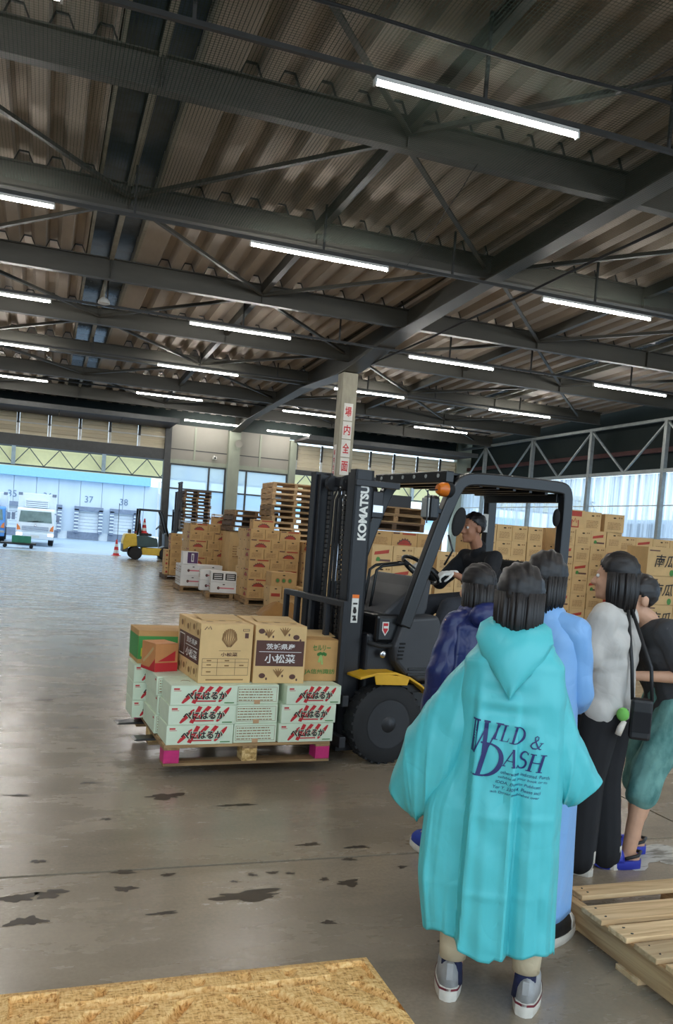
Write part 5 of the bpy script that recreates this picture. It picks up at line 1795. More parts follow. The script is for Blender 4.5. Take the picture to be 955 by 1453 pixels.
# printed lettering, laid on the cloth
bvh = BVHTree.FromPolygons([tuple(v.co) for v in poncho.data.vertices], [tuple(p.vertices) for p in poncho.data.polygons])
pm = MB()
class Cloth:
    """collects flat print shapes in poncho-back coordinates (a right, b up)"""
    def __init__(s): s.tris = []
    def quadstrip(s, pts, ws, sub=1):
        P = [Vector(p) for p in pts]
        L_, R_ = [], []
        for i, p in enumerate(P):
            d = (P[min(i + 1, len(P) - 1)] - P[max(0, i - 1)])
            if d.length < 1e-9: d = Vector((1, 0))
            d.normalize(); nn = Vector((-d.y, d.x)) * ws[i] / 2
            L_.append(p + nn); R_.append(p - nn)
        for i in range(len(P) - 1):
            k = max(1, int((P[i + 1] - P[i]).length / .008))
            for q in range(k):
                a, b = q / k, (q + 1) / k
                s.tris.append([R_[i].lerp(R_[i + 1], a), R_[i].lerp(R_[i + 1], b), L_[i].lerp(L_[i + 1], b), L_[i].lerp(L_[i + 1], a)])
    def text(s, t, x0, x1, y0, y1):
        vs, fs = tx(t, 0, .2)
        for f in fs:
            s.tris.append([Vector((x0 + vs[i][0] * (x1 - x0), y0 + vs[i][1] * (y1 - y0))) for i in f])
K = Cloth()
SH = .22
def gl(x, y, sx, sy, ox, oy):   # glyph coordinates 0..1 to cloth, slanted
    return (ox + x * sx + SH * y * sy, oy + y * sy)
def stroke(pts, ws, sx, sy, ox, oy): K.quadstrip([gl(a, b, sx, sy, ox, oy) for a, b in pts], [w * sx for w in ws])
def serif(x, y, w, sx, sy, ox, oy): stroke([(x - w / 2, y), (x + w / 2, y)], [.05 * sy / sx] * 2, sx, sy, ox, oy)
def arc(cx, cy, rx, ry, a0, a1, n=16): return [(cx + rx * math.cos(a0 + (a1 - a0) * i / n), cy + ry * math.sin(a0 + (a1 - a0) * i / n)) for i in range(n + 1)]
def g_W(*T):
    stroke([(.1, 1), (.28, .0)], [.14, .14], *T); stroke([(.3, .0), (.5, .86)], [.05, .05], *T); stroke([(.44, 1), (.66, 0)], [.14, .14], *T); stroke([(.68, .0), (.92, 1)], [.045, .045], *T)
    serif(.1, .985, .26, *T); serif(.46, .985, .22, *T); serif(.92, .985, .22, *T)
def g_I(*T): stroke([(.5, 0), (.5, 1)], [.3, .3], *T); serif(.5, .02, .9, *T); serif(.5, .98, .9, *T)
def g_L(*T):
    stroke([(.3, 0), (.3, 1)], [.18, .18], *T); serif(.3, .98, .5, *T); stroke([(.1, .025), (.9, .025)], [.06, .06], *T); stroke([(.86, .02), (.93, .26)], [.08, .03], *T)
def g_D(*T):
    stroke([(.24, 0), (.24, 1)], [.16, .16], *T); serif(.22, .98, .42, *T); serif(.22, .02, .42, *T)
    A = arc(.32, .5, .56, .48, PI / 2, -PI / 2, 22)
    stroke(A, [.05 + .12 * math.sin(PI * i / 22) ** 1.4 for i in range(23)], *T)
def g_A(*T):
    stroke([(.12, 0), (.5, 1)], [.06, .06], *T); stroke([(.48, 1), (.84, 0)], [.16, .16], *T); stroke([(.24, .34), (.7, .34)], [.05, .05], *T); serif(.12, .02, .3, *T); serif(.84, .02, .34, *T)
def g_S(*T):
    A = arc(.5, .75, .3, .23, .35, PI * 1.35, 12) + arc(.5, .27, .33, .25, PI * .42, -PI * .88, 14)
    n = len(A); stroke(A, [.06 + .14 * math.sin(PI * i / (n - 1)) for i in range(n)], *T); stroke([(.8, .82), (.8, .98)], [.04, .04], *T); stroke([(.17, .18), (.17, .0)], [.04, .04], *T)
def g_H(*T):
    for x in (.2, .8):
        stroke([(x, 0), (x, 1)], [.15, .15], *T); serif(x, .98, .36, *T); serif(x, .02, .36, *T)
    stroke([(.2, .52), (.8, .52)], [.06, .06], *T)
def g_amp(*T):
    A = [(.95, .5), (.8, .2), (.58, .04), (.3, .02), (.1, .2), (.18, .42), (.4, .58), (.56, .74), (.54, .92), (.4, .99), (.27, .88), (.34, .66), (.6, .3), (.85, .04), (1.0, .05)]
    n = len(A); stroke(A, [.07, .07, .1, .12, .12, .11, .09, .09, .09, .08, .09, .11, .13, .12, .07], *T)
    serif(.92, .5, .3, *T)
ox, oz = -.128, 1.018      # upper left of the lettering block
g_W(.096, .111, ox - .012, oz - .111)
g_I(.022, .056, ox + .072, oz - .056); g_L(.034, .056, ox + .096, oz - .058); g_D(.046, .058, ox + .132, oz - .06)
g_amp(.04, .043, ox + .196, oz - .066)
g_D(.094, .114, ox + .014, oz - .185)
g_A(.05, .06, ox + .112, oz - .137); g_S(.036, .06, ox + .157, oz - .139); g_H(.056, .06, ox + .19, oz - .143)
for k, ln_ in enumerate(('otherwise indicated. Purch', 'vailable at your book or m', 'IDDA, Dover Publicati', 'Yor Y. 33014. Please incl', 'ach Dover publishes over')):
    w = (.16, .16, .148, .156, .16)[k]
    x0 = ox + .112 - .007 * k
    K.text(ln_, x0, x0 + w, oz - .163 - k * .0175, oz - .152 - k * .0175)
for t in K.tris:
    vs = []
    for p in t:
        h = bvh.ray_cast(Vector((p.x, -.6, p.y - .06 * p.x)), Vector((0, 1, 0)))
        if h[0] is None: break
        vs.append(tuple(h[0] + Vector((0, -.0035, 0))))
    else:
        pm.add(vs, [tuple(range(len(vs)))])
pm.build('printed_lettering', M['navyprint'], poncho)
# trousers, socks, shoes
for q, sx in (('l', -1), ('r', 1)):
    a, k_, h = Vector(JP['ankle_' + q]), Vector(JP['knee_' + q]), Vector(JP['hip_' + q])
    mb = MB(); mb.tube([(a.x, a.y + .002, .135), (a.x, a.y + .004, .18), (a.x * .97, a.y + .01, .26), tuple(k_), tuple(h)], [.047, .05, .058, .075, .1], 24, cap=False)
    o = mb.build('trouser_leg', M['beigecloth'], pw, smooth='all'); md = o.modifiers.new('t', 'SOLIDIFY'); md.thickness = .004
    MB().tube([(a.x, a.y, .045), (a.x, a.y, .1), (a.x, a.y + .002, .15)], [.043, .038, .038], 18).build('sock', M['sock'], pw, smooth='all')
shoe(pw, (-.13, -.065, 0), math.radians(4), stripe='maroon', sole_h=.05, low=.085, label='left silver-grey trainer with thick white sole')
shoe(pw, (.13, -.075, 0), math.radians(-6), stripe='maroon', sole_h=.05, low=.072, label='right silver-grey trainer with dark sock above')

# ---- person in the pale blue raincoat, mostly hidden behind the poncho
pb = empty('person', 'person in a pale blue raincoat standing just beyond the turquoise poncho', 'person', (1.945, 2.97, 0), math.radians(-52))
JB = standing(1.58, feet=((-.03, -.13), (.12, .0)), arms=dict(el=(-.2, .05, 1.03), wl=(-.12, .2, .95), er=(.15, .07, 1.03), wr=(.1, .2, .95)))
body(pb, JB, M['skin'], .97, tw=.78, feet=False)
hair_mesh(pb, JB['head'], (0, 1, 0), (0, 0, 1), 1.0, .04, .06)
def coat(parent, name, material, tab, hem, seed, topz, n=110, m=44, amp=.014, p=.8):
    rr = random.Random(seed)
    wv = [(rr.choice([4, 5, 7, 9, 12]), rr.uniform(0, 6.28), rr.uniform(-1.5, 1.5), rr.uniform(.4, 1)) for _ in range(6)]
    rs = []
    for i in range(m + 1):
        z = hem + (topz - hem) * i / m
        hw, yb, yf = interp(tab, z)
        k = max(0, (topz - z) / (topz - hem))
        ring = []
        for j in range(n):
            th = 2 * PI * j / n
            c, s = math.cos(th), math.sin(th)
            x = hw * (abs(c) ** p) * (1 if c > 0 else -1); y = (yf if s > 0 else -yb) * (abs(s) ** p) * (1 if s > 0 else -1)
            r = 1 + (.2 + .8 * k) * amp / .16 * sum(A * tri(q * th + ph + sl * z) for q, ph, sl, A in wv) / 3
            ring.append((x * r, y * r, z))
        rs.append(ring)
    mb = MB(); mb.rings(rs, cap=False)
    o = mb.build(name, material, parent, smooth=35); md = o.modifiers.new('t', 'SOLIDIFY'); md.thickness = .0018
    return o
coat(pb, 'raincoat', M['paleblue'], [(.13, .205, -.21, .17), (.6, .195, -.19, .16), (1.0, .165, -.14, .14), (1.25, .17, -.11, .1), (1.34, .1, -.08, .07), (1.4, .06, -.06, .05)], .13, 21, 1.39)
for s_, q in ((-1, 'l'), (1, 'r')):
    mb = MB(); sh, e, w_ = Vector(JB['shoulder_' + q]), Vector(JB['elbow_' + q]), Vector(JB['wrist_' + q])
    chain(mb, [(s_ * .05, -.01, sh.z + .03), sh + Vector((-s_ * .02, 0, .0)), e, e.lerp(w_, .6)], [.06, .068, .066, .062])
    remeshed(mb, 'raincoat_sleeve', M['paleblue'], pb, .009, 3, lambda co: .0025 * np.sin(co[:, 2] * 48 + co[:, 1] * 30))
for q in 'lr':
    a, k_ = Vector(JB['ankle_' + q]), Vector(JB['knee_' + q])
    MB().tube([(a.x, a.y, .07), tuple(a.lerp(k_, .5)), tuple(k_)], [.05, .06, .07], 18).build('trouser_leg', M['denim'], pb, smooth='all')
shoe(pb, (-.03, -.22, 0), math.radians(20), up='blackup', toe='offwhite', sole_h=.04, label='left black and white trainer')
shoe(pb, (.125, -.07, 0), math.radians(-12), up='blackup', toe='offwhite', sole_h=.04, label='right black and white trainer')

# ---- person in the navy rain jacket
pn = empty('person', 'person in a navy hooded rain jacket and blue trainers facing the forklift', 'person', (2.13, 3.86, 0), math.radians(8))
JN = standing(1.48, feet=((-.15, -.05), (.1, .0)))
body(pn, JN, M['skin'], .98, tw=.85, feet=False)
hair_mesh(pn, JN['head'], (0, 1, 0), (0, 0, 1), 1.0, .1, .06)
coat(pn, 'rain_jacket', M['navy'], [(.66, .2, -.15, .16), (.87, .2, -.15, .16), (1.05, .19, -.14, .14), (1.18, .175, -.11, .1), (1.26, .1, -.08, .07), (1.31, .065, -.065, .06)], .66, 5, 1.305, amp=.02)
for s_, q in ((-1, 'l'), (1, 'r')):
    mb = MB(); sh, e, w_ = Vector(JN['shoulder_' + q]), Vector(JN['elbow_' + q]), Vector(JN['wrist_' + q])
    chain(mb, [(s_ * .05, -.01, sh.z + .03), sh + Vector((-s_ * .03, 0, 0)), e + Vector((s_ * .015, 0, 0)), e.lerp(w_, .5), w_], [.06, .07, .076, .07, .056])
    remeshed(mb, 'jacket_sleeve', M['navy'], pn, .009, 3, lambda co: .0025 * np.sin(co[:, 2] * 48 + co[:, 1] * 30))
mb = MB(); mb.ell((0, -.11, 1.25), (.12, .06, .07)); mb.build('jacket_hood', M['navy'], pn, smooth='all')
for q in 'lr':
    a, k_, h = Vector(JN['ankle_' + q]), Vector(JN['knee_' + q]), Vector(JN['hip_' + q])
    MB().tube([(a.x, a.y, .12), tuple(a.lerp(k_, .5)), tuple(k_), tuple(h)], [.05, .06, .075, .105], 18).build('trouser_leg', M['denim'], pn, smooth='all')
shoe(pn, (-.15, -.12, 0), math.radians(8), up='blueshoe', label='left bright blue trainer with white sole')
shoe(pn, (.1, -.07, 0), math.radians(-6), up='blueshoe', label='right bright blue trainer with white sole')

# ---- person in light grey tee and black trousers
pk = empty('person', 'person in a pale grey tee and wide black trousers with a small black shoulder bag', 'person', (2.73, 3.53, 0), math.radians(35))
JK = standing(1.6, feet=((-.1, .03), (.09, -.04)), arms=dict(el=(-.2, .06, 1.05), wl=(-.06, .24, 1.04), er=(.2, .06, 1.05), wr=(.06, .26, 1.0)))
body(pk, JK, M['skin'], .98, feet=False)
hair_mesh(pk, JK['head'], (0, 1, 0), (0, 0, 1), 1.0, .12, .06)
mb = MB(); torso(mb, JK, .016)
for q in 'lr':
    a, b = Vector(JK['shoulder_' + q]), Vector(JK['elbow_' + q]); chain(mb, [a, a.lerp(b, .75)], [.075, .072])
p_ = Vector(JK['pelvis']); mb.capsule(p_ + Vector((-.06, 0, -.01)), p_ + Vector((.06, 0, -.01)), .118, .118)
remeshed(mb, 'tee_shirt', M['tee'], pk, .009, 4, lambda co: .004 * np.sin(co[:, 2] * 30 + co[:, 0] * 55))
mb = MB()
for q in 'lr':
    a, k_, h = Vector(JK['ankle_' + q]), Vector(JK['knee_' + q]), Vector(JK['hip_' + q])
    chain(mb, [h + Vector((0, 0, -.02)), k_, (a.x, a.y + .01, .07)], [.112, .088, .084])
mb.capsule(JK['hip_l'], JK['hip_r'], .11, .11)
remeshed(mb, 'trousers', M['blackcloth'], pk, .009, 4, lambda co: .004 * np.sin(co[:, 0] * 70 + co[:, 1] * 40))
shoe(pk, (-.1, -.04, 0), math.radians(4), up='offwhite', label='left off-white trainer')
shoe(pk, (.09, -.11, 0), math.radians(-4), up='offwhite', label='right off-white trainer')
bgx = empty('shoulder_bag', 'small black shoulder bag with a green charm hanging at the hip', 'bag', (2.78, 3.33, .72), math.radians(-35))
MB().box(-.05, .05, -.035, .035, 0, .2).build('bag_body', M['blackup'], bgx, bevel=.015)
MB().box(-.04, .045, -.04, -.035, .04, .14).build('front_pocket', M['blackcloth'], bgx, bevel=.004)
MB().tube([(-.045, 0, .19), (-.06, .02, .35), (-.1, .05, .62)], .009, 7).build('strap', M['blackup'], bgx, smooth='all')
MB().tube([(.045, 0, .19), (.03, .03, .35), (-.08, .09, .62)], .009, 7).build('strap', M['blackup'], bgx, smooth='all')
ch = MB(); ch.ell((-.085, -.045, .12), (.03, .022, .034)); ch = ch.build('green_charm', mat('green_plush', srgb(120, 190, 90), .9), bgx, smooth='all')
MB().tube([(-.075, -.045, .09), (-.09, -.05, .055), (-.1, -.05, .02)], [.012, .017, .016], 10).build('white_tag', M['offwhite'], ch, smooth='all')

# ---- person in charcoal tee, teal shorts and blue clogs
pt = empty('person', 'person in a charcoal tee, faded teal knee shorts and blue foam clogs', 'person', (3.08, 3.6, 0), math.radians(80))
JT = standing(1.58, feet=((-.1, .12), (.1, -.02)))
for k_ in ('pelvis',): JT[k_] = (0, -.12, .86)
JT['hip_l'] = (-.085, -.11, .84); JT['hip_r'] = (.085, -.11, .84); JT['chest'] = (0, .0, 1.12); JT['neck'] = (0, .08, 1.28); JT['head'] = (0, .15, 1.385)
JT['shoulder_l'] = (-.17, .05, 1.23); JT['shoulder_r'] = (.17, .05, 1.23); JT['elbow_l'] = (-.23, -.05, 1.02); JT['elbow_r'] = (.24, -.07, 1.02); JT['wrist_l'] = (-.12, .2, 1.0); JT['wrist_r'] = (.12, .2, 1.0)
for q in 'lr':
    a, h = Vector(JT['ankle_' + q]), Vector(JT['hip_' + q]); k_ = a.lerp(h, .52); JT['knee_' + q] = (k_.x, k_.y + .06, k_.z)
body(pt, JT, M['skin'], .99, face=(0, 1, -.1))
hair_mesh(pt, JT['head'], (0, 1, -.1), (0, 0, 1), 1.0, 0, .06)
mb = MB(); torso(mb, JT, .018)
for q in 'lr':
    a, b = Vector(JT['shoulder_' + q]), Vector(JT['elbow_' + q]); chain(mb, [a, a.lerp(b, .75)], [.08, .076])
remeshed(mb, 'tee_shirt', M['darktee'], pt, .009, 4, lambda co: .004 * np.sin(co[:, 2] * 34 + co[:, 0] * 50))
mb = MB()
for q in 'lr':
    a, k_, h = Vector(JT['ankle_' + q]), Vector(JT['knee_' + q]), Vector(JT['hip_' + q])
    chain(mb, [h, k_.lerp(h, .15), k_.lerp(a, .22)], [.118, .092, .082])
mb.capsule(Vector(JT['hip_l']) + Vector((0, -.03, 0)), Vector(JT['hip_r']) + Vector((0, -.03, 0)), .118, .118); mb.capsule(JT['pelvis'], Vector(JT['pelvis']) + Vector((0, .02, .06)), .13, .13)
remeshed(mb, 'shorts', M['teal'], pt, .009, 3, lambda co: .006 * np.sin(co[:, 2] * 38 + co[:, 1] * 30) * np.sin(co[:, 0] * 40))
def clog(parent, loc, ang, label):
    t = bpy.data.objects.new('clog', None); COL.objects.link(t); t.parent = parent; t.location = loc; t.rotation_euler = (0, 0, ang); t['label'] = label
    mb = MB(); rs = []
    n = 20
    for z, k in ((0, .9), (.01, 1.0), (.035, 1.02), (.045, .96)):
        L_, R_ = [], []
        for i in range(n + 1):
            v = i / n
            hw = .05 * k * (.8 + .25 * math.sin(v * 2.6)) * (math.sin(PI * min(1, v * .96 + .04) ** .8) ** .3) * (1 if 0 < i < n else .35)
            zz = z + .02 * max(0, (v - .75) / .25) ** 2
            L_.append((-hw, v * .27, zz)); R_.append((hw, v * .27, zz))
        rs.append(R_ + L_[::-1])
    mb.rings(rs); mb.build('sole', M['bluefoam'], t, smooth=True)
    rs = []
    for i in range(9):
        v = .42 + .56 * i / 8
        hw = .052 * (1 if i < 6 else 1 - (i - 5) * .2); hh = .062 * (1 - max(0, v - .6) * 1.5)
        rs.append([(hw * math.cos(PI * q / 10), v * .27, .035 + .012 * max(0, (v - .75) / .25) + hh * math.sin(PI * q / 10)) for q in range(11)])
    mb = MB(); mb.rings(rs, closed=True); mb.build('upper', M['bluefoam'], t, smooth='all')
    for k in range(6):
        MB().ell((-.02 + .02 * (k % 3), .155 + .03 * (k // 3), .092 - .008 * (k // 3)), (.006, .006, .004), n=8, k=5).build('vent_hole', M['blackup'], t)
    mb = MB(); mb.tube([(-.05, .11, .06), (-.045, .04, .075), (0, .0, .08), (.045, .04, .075), (.05, .11, .06)], [.009] * 5, 8); mb.build('heel_strap', M['blackup'], t, smooth='all')
for q, s_ in (('l', -1), ('r', 1)):
    a = Vector(JT['ankle_' + q]); clog(pt, (a.x, a.y - .07, 0), 0, ('left' if q == 'l' else 'right') + ' blue foam clog')

# ------------------------------------------------------------------ stacked goods behind the forklift
def crest_print(f, pr_, L_, h, m=0, band=1):
    s = h / .225
    cx = L_ / 2
    pts = [(-.12, .045), (-.115, .075), (-.095, .07), (-.085, .105), (-.06, .095), (-.035, .13), (-.012, .11), (.005, .135), (.03, .11), (.052, .128), (.07, .095), (.09, .103), (.1, .07), (.118, .075), (.122, .045)]
    pts = [(cx + a * min(1, L_ / .4), b * s) for a, b in pts]
    f.poly(pr_, pts, m, .8); f.stroke(pr_, pts, .02 * s, 2, 1.2)
    f.rect(pr_, pts[0][0] + .01, pts[-1][0] - .01, .04 * s, .06 * s, m, 1)
    f.rect(pr_, pts[0][0] + .035, pts[-1][0] - .035, .066 * s, .07 * s, 2, 1.5)
    f.rect(pr_, .02, L_ * .3, h - .035, h - .012, 2, 1); f.rect(pr_, L_ * .4, L_ - .03, h - .04, h - .015, m, 1)
def text_print(f, pr_, L_, h, m=2):
    rr = random.Random(int(L_ * 1000))
    for r in range(5):
        b = h * .2 + r * h * .09
        a = L_ * .16
        while a < L_ * .8:
            w = rr.uniform(.01, .06); f.rect(pr_, a, min(a + w, L_ * .84), b, b + h * .035, m, 1); a += w + .008
    f.rect(pr_, L_ * .15, L_ * .85, h * .16, h * .17, m, 1)
def hole(f, pr_, L_, h, m=3):
    f.disc(pr_, L_ * .5, h * .8, .028, .011, m, 1.5, 10)
MESHES = {}
PRM = [M['crest'], M['softink'], M['brownink'], M['slot'], M['whitecard'], M['purple'], M['ink'], M['pinkprint'], M['greenink']]
def goods_box(kind, w, d, h):
    """shared meshes: carton body and the print on its front and left faces"""
    k = (kind, round(w, 3), round(d, 3), round(h, 3))
    if k in MESHES: return MESHES[k]
    body_m = {'crest': 'kraft', 'plain': 'kraft', 'side': 'kraft2', 'white': 'whitecard', 'whitelabel': 'whitecard', 'circles': 'kraft', 'big': 'kraft2', 'bigred': 'kraft2', 'squash': 'kraft2', 'purple': 'whitecard', 'house': 'kraft2'}[kind]
    cm = carton_body(MB(), w, d, h).mesh('carton', M[body_m])
    pr_ = MB(); pg = MB(); F = Face((0, 0, 0), (1, 0, 0), (0, 0, 1), .003); G = Face((0, d, 0), (0, -1, 0), (0, 0, 1), .003)
    if kind == 'crest':
        crest_print(F, pr_, w, h); hole(G, pg, d, h)
    elif kind == 'plain':
        text_print(F, pr_, w, h, 1); hole(F, pr_, w, h); hole(G, pg, d, h); crest_print(G, pg, d, h) if d > .35 else None
    elif kind == 'side':
        hole(F, pr_, w, h); hole(G, pg, d, h); F.rect(pr_, .03, w - .03, h * .2, h * .45, 0, 1)
    elif kind == 'white':
        F.rect(pr_, w * .3, w * .9, h * .4, h * .52, 7, 1); hole(F, pr_, w, h); F.disc(pr_, w * .3, h * .45, .03, .035, 2, 1); 
        for a in (.1, .5): 
            G.frame(pg, d * a, d * (a + .35), h * .25, h * .8, .012, 1, 1); G.rect(pg, d * a, d * (a + .35), h * .45, h * .5, 1, 1)
    elif kind == 'whitelabel':
        for a in (.06, .54):
            F.rect(pr_, w * a, w * (a + .4), h * .2, h * .85, 6, 1); F.rect(pr_, w * (a + .05), w * (a + .35), h * .3, h * .38, 4, 2); F.rect(pr_, w * (a + .05), w * (a + .35), h * .5, h * .58, 4, 2); F.rect(pr_, w * (a + .05), w * (a + .35), h * .68, h * .74, 4, 2)
        hole(G, pg, d, h)
    elif kind == 'circles':
        hole(F, pr_, w, h)
        for a in (.25, .5, .75): F.disc(pr_, w * a, h * .42, .045, .05, 1, 1); F.disc(pr_, w * a, h * .42, .03, .034, 8, 1.5)
    elif kind == 'big':
        hole(F, pr_, w, h); text_print(F, pr_, w, h * .9, 1); F.rect(pr_, w * .7, w * .78, h * .78, h * .86, 1, 1); F.rect(pr_, w * .82, w * .9, h * .78, h * .86, 1, 1)
    elif kind == 'bigred':
        F.poly(pr_, [(w * .1, h * .5), (w * .8, h * .62), (w * .82, h * .8), (w * .12, h * .66)], 0, 1); F.rect(pr_, w * .2, w * .9, h * .2, h * .3, 2, 1); hole(G, pg, d, h); F.disc(pr_, w * .3, h * .3, .03, .03, 8, 1.5)
    elif kind == 'squash':
        F.text(pr_, '南瓜', w * .25, w * .95, h * .3, h * .75, 6, .01, .2); F.rect(pr_, w * .05, w * .4, h * .86, h * .9, 2, 1); F.disc(pr_, w * .85, h * .12, .04, .05, 8, 1.2)
    elif kind == 'purple':
        F.rect(pr_, w * .3, w * .98, h * .08, h * .95, 5, 1); F.rect(pr_, w * .55, w * .72, h * .2, h * .85, 4, 2); F.rect(pr_, w * .6, w * .67, h * .3, h * .75, 5, 3)
    elif kind == 'house':
        F.rect(pr_, w * .1, w * .8, h * .68, h * .95, 0, 1); F.stroke(pr_, [(w * .1, h * .1), (w * .14, h * .5), (w * .25, h * .38), (w * .36, h * .58), (w * .46, h * .35), (w * .58, h * .5), (w * .6, h * .1)], .02, 0, 1)
        F.rect(pr_, w * .12, w * .58, h * .1, h * .16, 0, 1)
    MESHES[k] = (cm, pr_.mesh('front_print', PRM) if pr_.f else None, pg.mesh('side_print', PRM) if pg.f else None)
    return MESHES[k]
jr = random.Random(21)
def put_box(kind, x, y, z, w, d, h, label, group=None, rotz=0.0, name='carton'):
    cm, fm, sm_ = goods_box(kind, w, d, h)
    t = empty(name, label, 'box', (x + jr.uniform(-.004, .004), y + jr.uniform(-.008, .008), z), rotz + jr.uniform(-.012, .012), group)
    a = bpy.data.objects.new('carton_body', cm); COL.objects.link(a); a.parent = t
    for nm, m_ in (('front_print', fm), ('side_print', sm_)):
        if m_:
            b = bpy.data.objects.new(nm, m_); COL.objects.link(b); b.parent = t
    return t
def crest_stack(x0, y0, z0, layers, h, where, group, start=0, left=True, wid=1.1, skip=(), rows_left=2):
    """pinwheel stack: long crest cartons and short plain ends, front row and left side"""
    A, B = .46, .315
    for l in range(layers):
        z = z0 + l * (h + .002)
        top = ordw(layers - 1 - l)
        if (l + start) % 2 == 0: row = [('crest', A, B), ('plain', B, A), ('plain', B, A)]
        else: row = [('plain', B, A), ('plain', B, A), ('crest', A, B)]
        x = x0
        for c, (k, w, d) in enumerate(row):
            if x - x0 + w > wid + .05: break
            if (l, c) not in skip:
                kk = 'crest-printed' if k == 'crest' else 'plain-ended'
                put_box(k, x, y0, z, w - .009, d - .009, h, f'{kk} brown carton, {top} from top, {["left", "middle", "right"][c]} on front of {where}', group)
            if c == 0: d0 = d
            x += w
        if left:
            y = y0 + d0
            for q in range(rows_left):
                d = A if (q + l) % 2 else B
                put_box('side', x0, y, z, (B if d == A else A) - .009, d - .009, h, f'brown carton, {top} from top, {["nearer", "farther"][q]} on left flank of {where}', group)
                y += d
G1 = 'cartons of the far left crest-printed stack'
place_pallet(P_OLD, (3.5, 21.5, 0), 0, 'worn pallet under the far left stack of crest-printed cartons')
crest_stack(3.53, 21.5, .14, 7, .212, 'the far left stack', G1)
put_box('crest', 4.12, 21.6, .14 + 7 * .214, .46, .31, .2, 'single crest-printed carton lying on top of the far left stack')
mk = empty('plastic_basket', 'pale plastic basket on top of the far left stack', 'basket', (4.2, 21.95, .14 + 7 * .214))
for k in range(4):
    MB().box(0, .5, 0, .015, .02 + k * .07, .06 + k * .07).build('slat', M['whitecard'], mk); MB().box(0, .015, 0, .35, .02 + k * .07, .06 + k * .07).build('slat', M['whitecard'], mk); MB().box(.485, .5, 0, .35, .02 + k * .07, .06 + k * .07).build('slat', M['whitecard'], mk); MB().box(0, .5, .335, .35, .02 + k * .07, .06 + k * .07).build('slat', M['whitecard'], mk)
for x in (0, .48):
    for y in (0, .33): MB().box(x, x + .02, y, y + .02, 0, .28).build('corner_post', M['whitecard'], mk)
MB().box(0, .5, 0, .35, 0, .012).build('bottom', M['whitecard'], mk)
# white cartons on two low pallets in front
place_pallet(P_OLD, (3.13, 20.02, 0), 0, 'low pallet under the left pair of white carton layers')
for l in range(2):
    nm = ['lower', 'upper'][l]
    put_box('white', 3.14, 20.04, .135 + l * .255, .57, .42, .25, f'white carton with pink print, {nm} layer, left front pallet')
    put_box('white', 3.14, 20.48, .135 + l * .255, .57, .42, .25, f'white carton with boxed print, {nm} layer, behind on the left pallet')
    put_box('white', 3.72, 20.3, .135 + l * .255, .45, .42, .25, f'white carton partly hidden, {nm} layer, right on the left pallet')
put_box('purple', 3.17, 20.1, .135 + 2 * .257, .36, .3, .3, 'white carton with a dark purple label standing on the white cartons')
place_pallet(P_OLD, (3.47, 18.45, 0), math.radians(-6), 'low pallet under the right pair of white carton layers')
for l in range(2):
    nm = ['lower', 'upper'][l]
    put_box('white' if l == 0 else 'whitelabel', 3.56, 18.47, .135 + l * .235, .58, .44, .23, f'white carton {"with two black labels" if l else "with pink print"}, {nm} layer, right front pallet', None, math.radians(-6))
    put_box('white', 3.40, 18.97, .135 + l * .235, .5, .4, .23, f'white carton with boxed print, {nm} layer, back of right front pallet', None, math.radians(-6))
# tall crest stack nearer
G2 = 'cartons of the tall crest-printed stack'
place_pallet(P_OLD, (4.08, 17.3, 0), 0, 'pallet under the tall crest-printed stack beside the brown paper')
crest_stack(4.12, 17.35, .14, 7, .207, 'the tall stack', G2, start=1)
put_box('crest', 4.18, 17.45, .14 + 7 * .209, .46, .315, .2, 'single crest-printed carton on top of the tall stack')
place_pallet(P_OLD, (5.26, 16.9, 0), 0, 'pallet under the crest-printed stack half hidden by the mast')
crest_stack(5.28, 16.9, .14, 6, .207, 'the stack behind the mast', 'cartons of the stack behind the mast', start=0)
# short stack beside the brown paper
put_box('side', 4.25, 15.95, .0, .36, .45, .26, 'plain pale carton standing on the floor left of the short stack', name='carton')
put_box('side', 4.63, 15.95, .0, .36, .45, .26, 'plain pale carton standing on the floor right of the short stack')
put_box('side', 4.24, 15.95, .262, .24, .45, .25, 'pale narrow carton with red label in the second layer of the short stack')
put_box('plain', 4.49, 15.95, .262, .46, .45, .25, 'kraft carton in the second layer of the short stack')
put_box('circles', 4.26, 15.97, .514, .5, .45, .27, 'kraft carton printed with three dark circles on the short stack')
put_box('side', 4.8, 15.6, .0, .28, .3, .5, 'tall pale pink-printed carton in front of the short stack')
# heap of brown wrapping paper
M['kraftpaper'] = cloth_mat('brown_kraft_paper', srgb(150, 108, 52), .7, .4, 4.0)
hp = MB(); n = 40
rr = random.Random(4)
vs = []
for j in range(n + 1):
    for i in range(n + 1):
        u, v = i / n, j / n
        e = (1 - abs(2 * u - 1) ** 2.2) * (1 - abs(2 * v - 1) ** 2.2)
        h = .5 * e ** .6 * (.55 + .25 * math.sin(u * 5 + 1) + .2 * abs(tri(u * 9 + v * 6)) + .12 * tri(v * 11 - u * 4)) * (.45 + .75 * u)
        vs.append((3.78 + 1.0 * u + .15 * v, 14.75 + 1.0 * v, max(.004, h)))
hp.add(vs, [(j * (n + 1) + i, j * (n + 1) + i + 1, (j + 1) * (n + 1) + i + 1, (j + 1) * (n + 1) + i) for j in range(n) for i in range(n)])
o = hp.build('wrapping_paper', M['kraftpaper'], smooth=25)
tag(o, 'crumpled heap of brown wrapping paper on the floor before the cartons', 'paper')

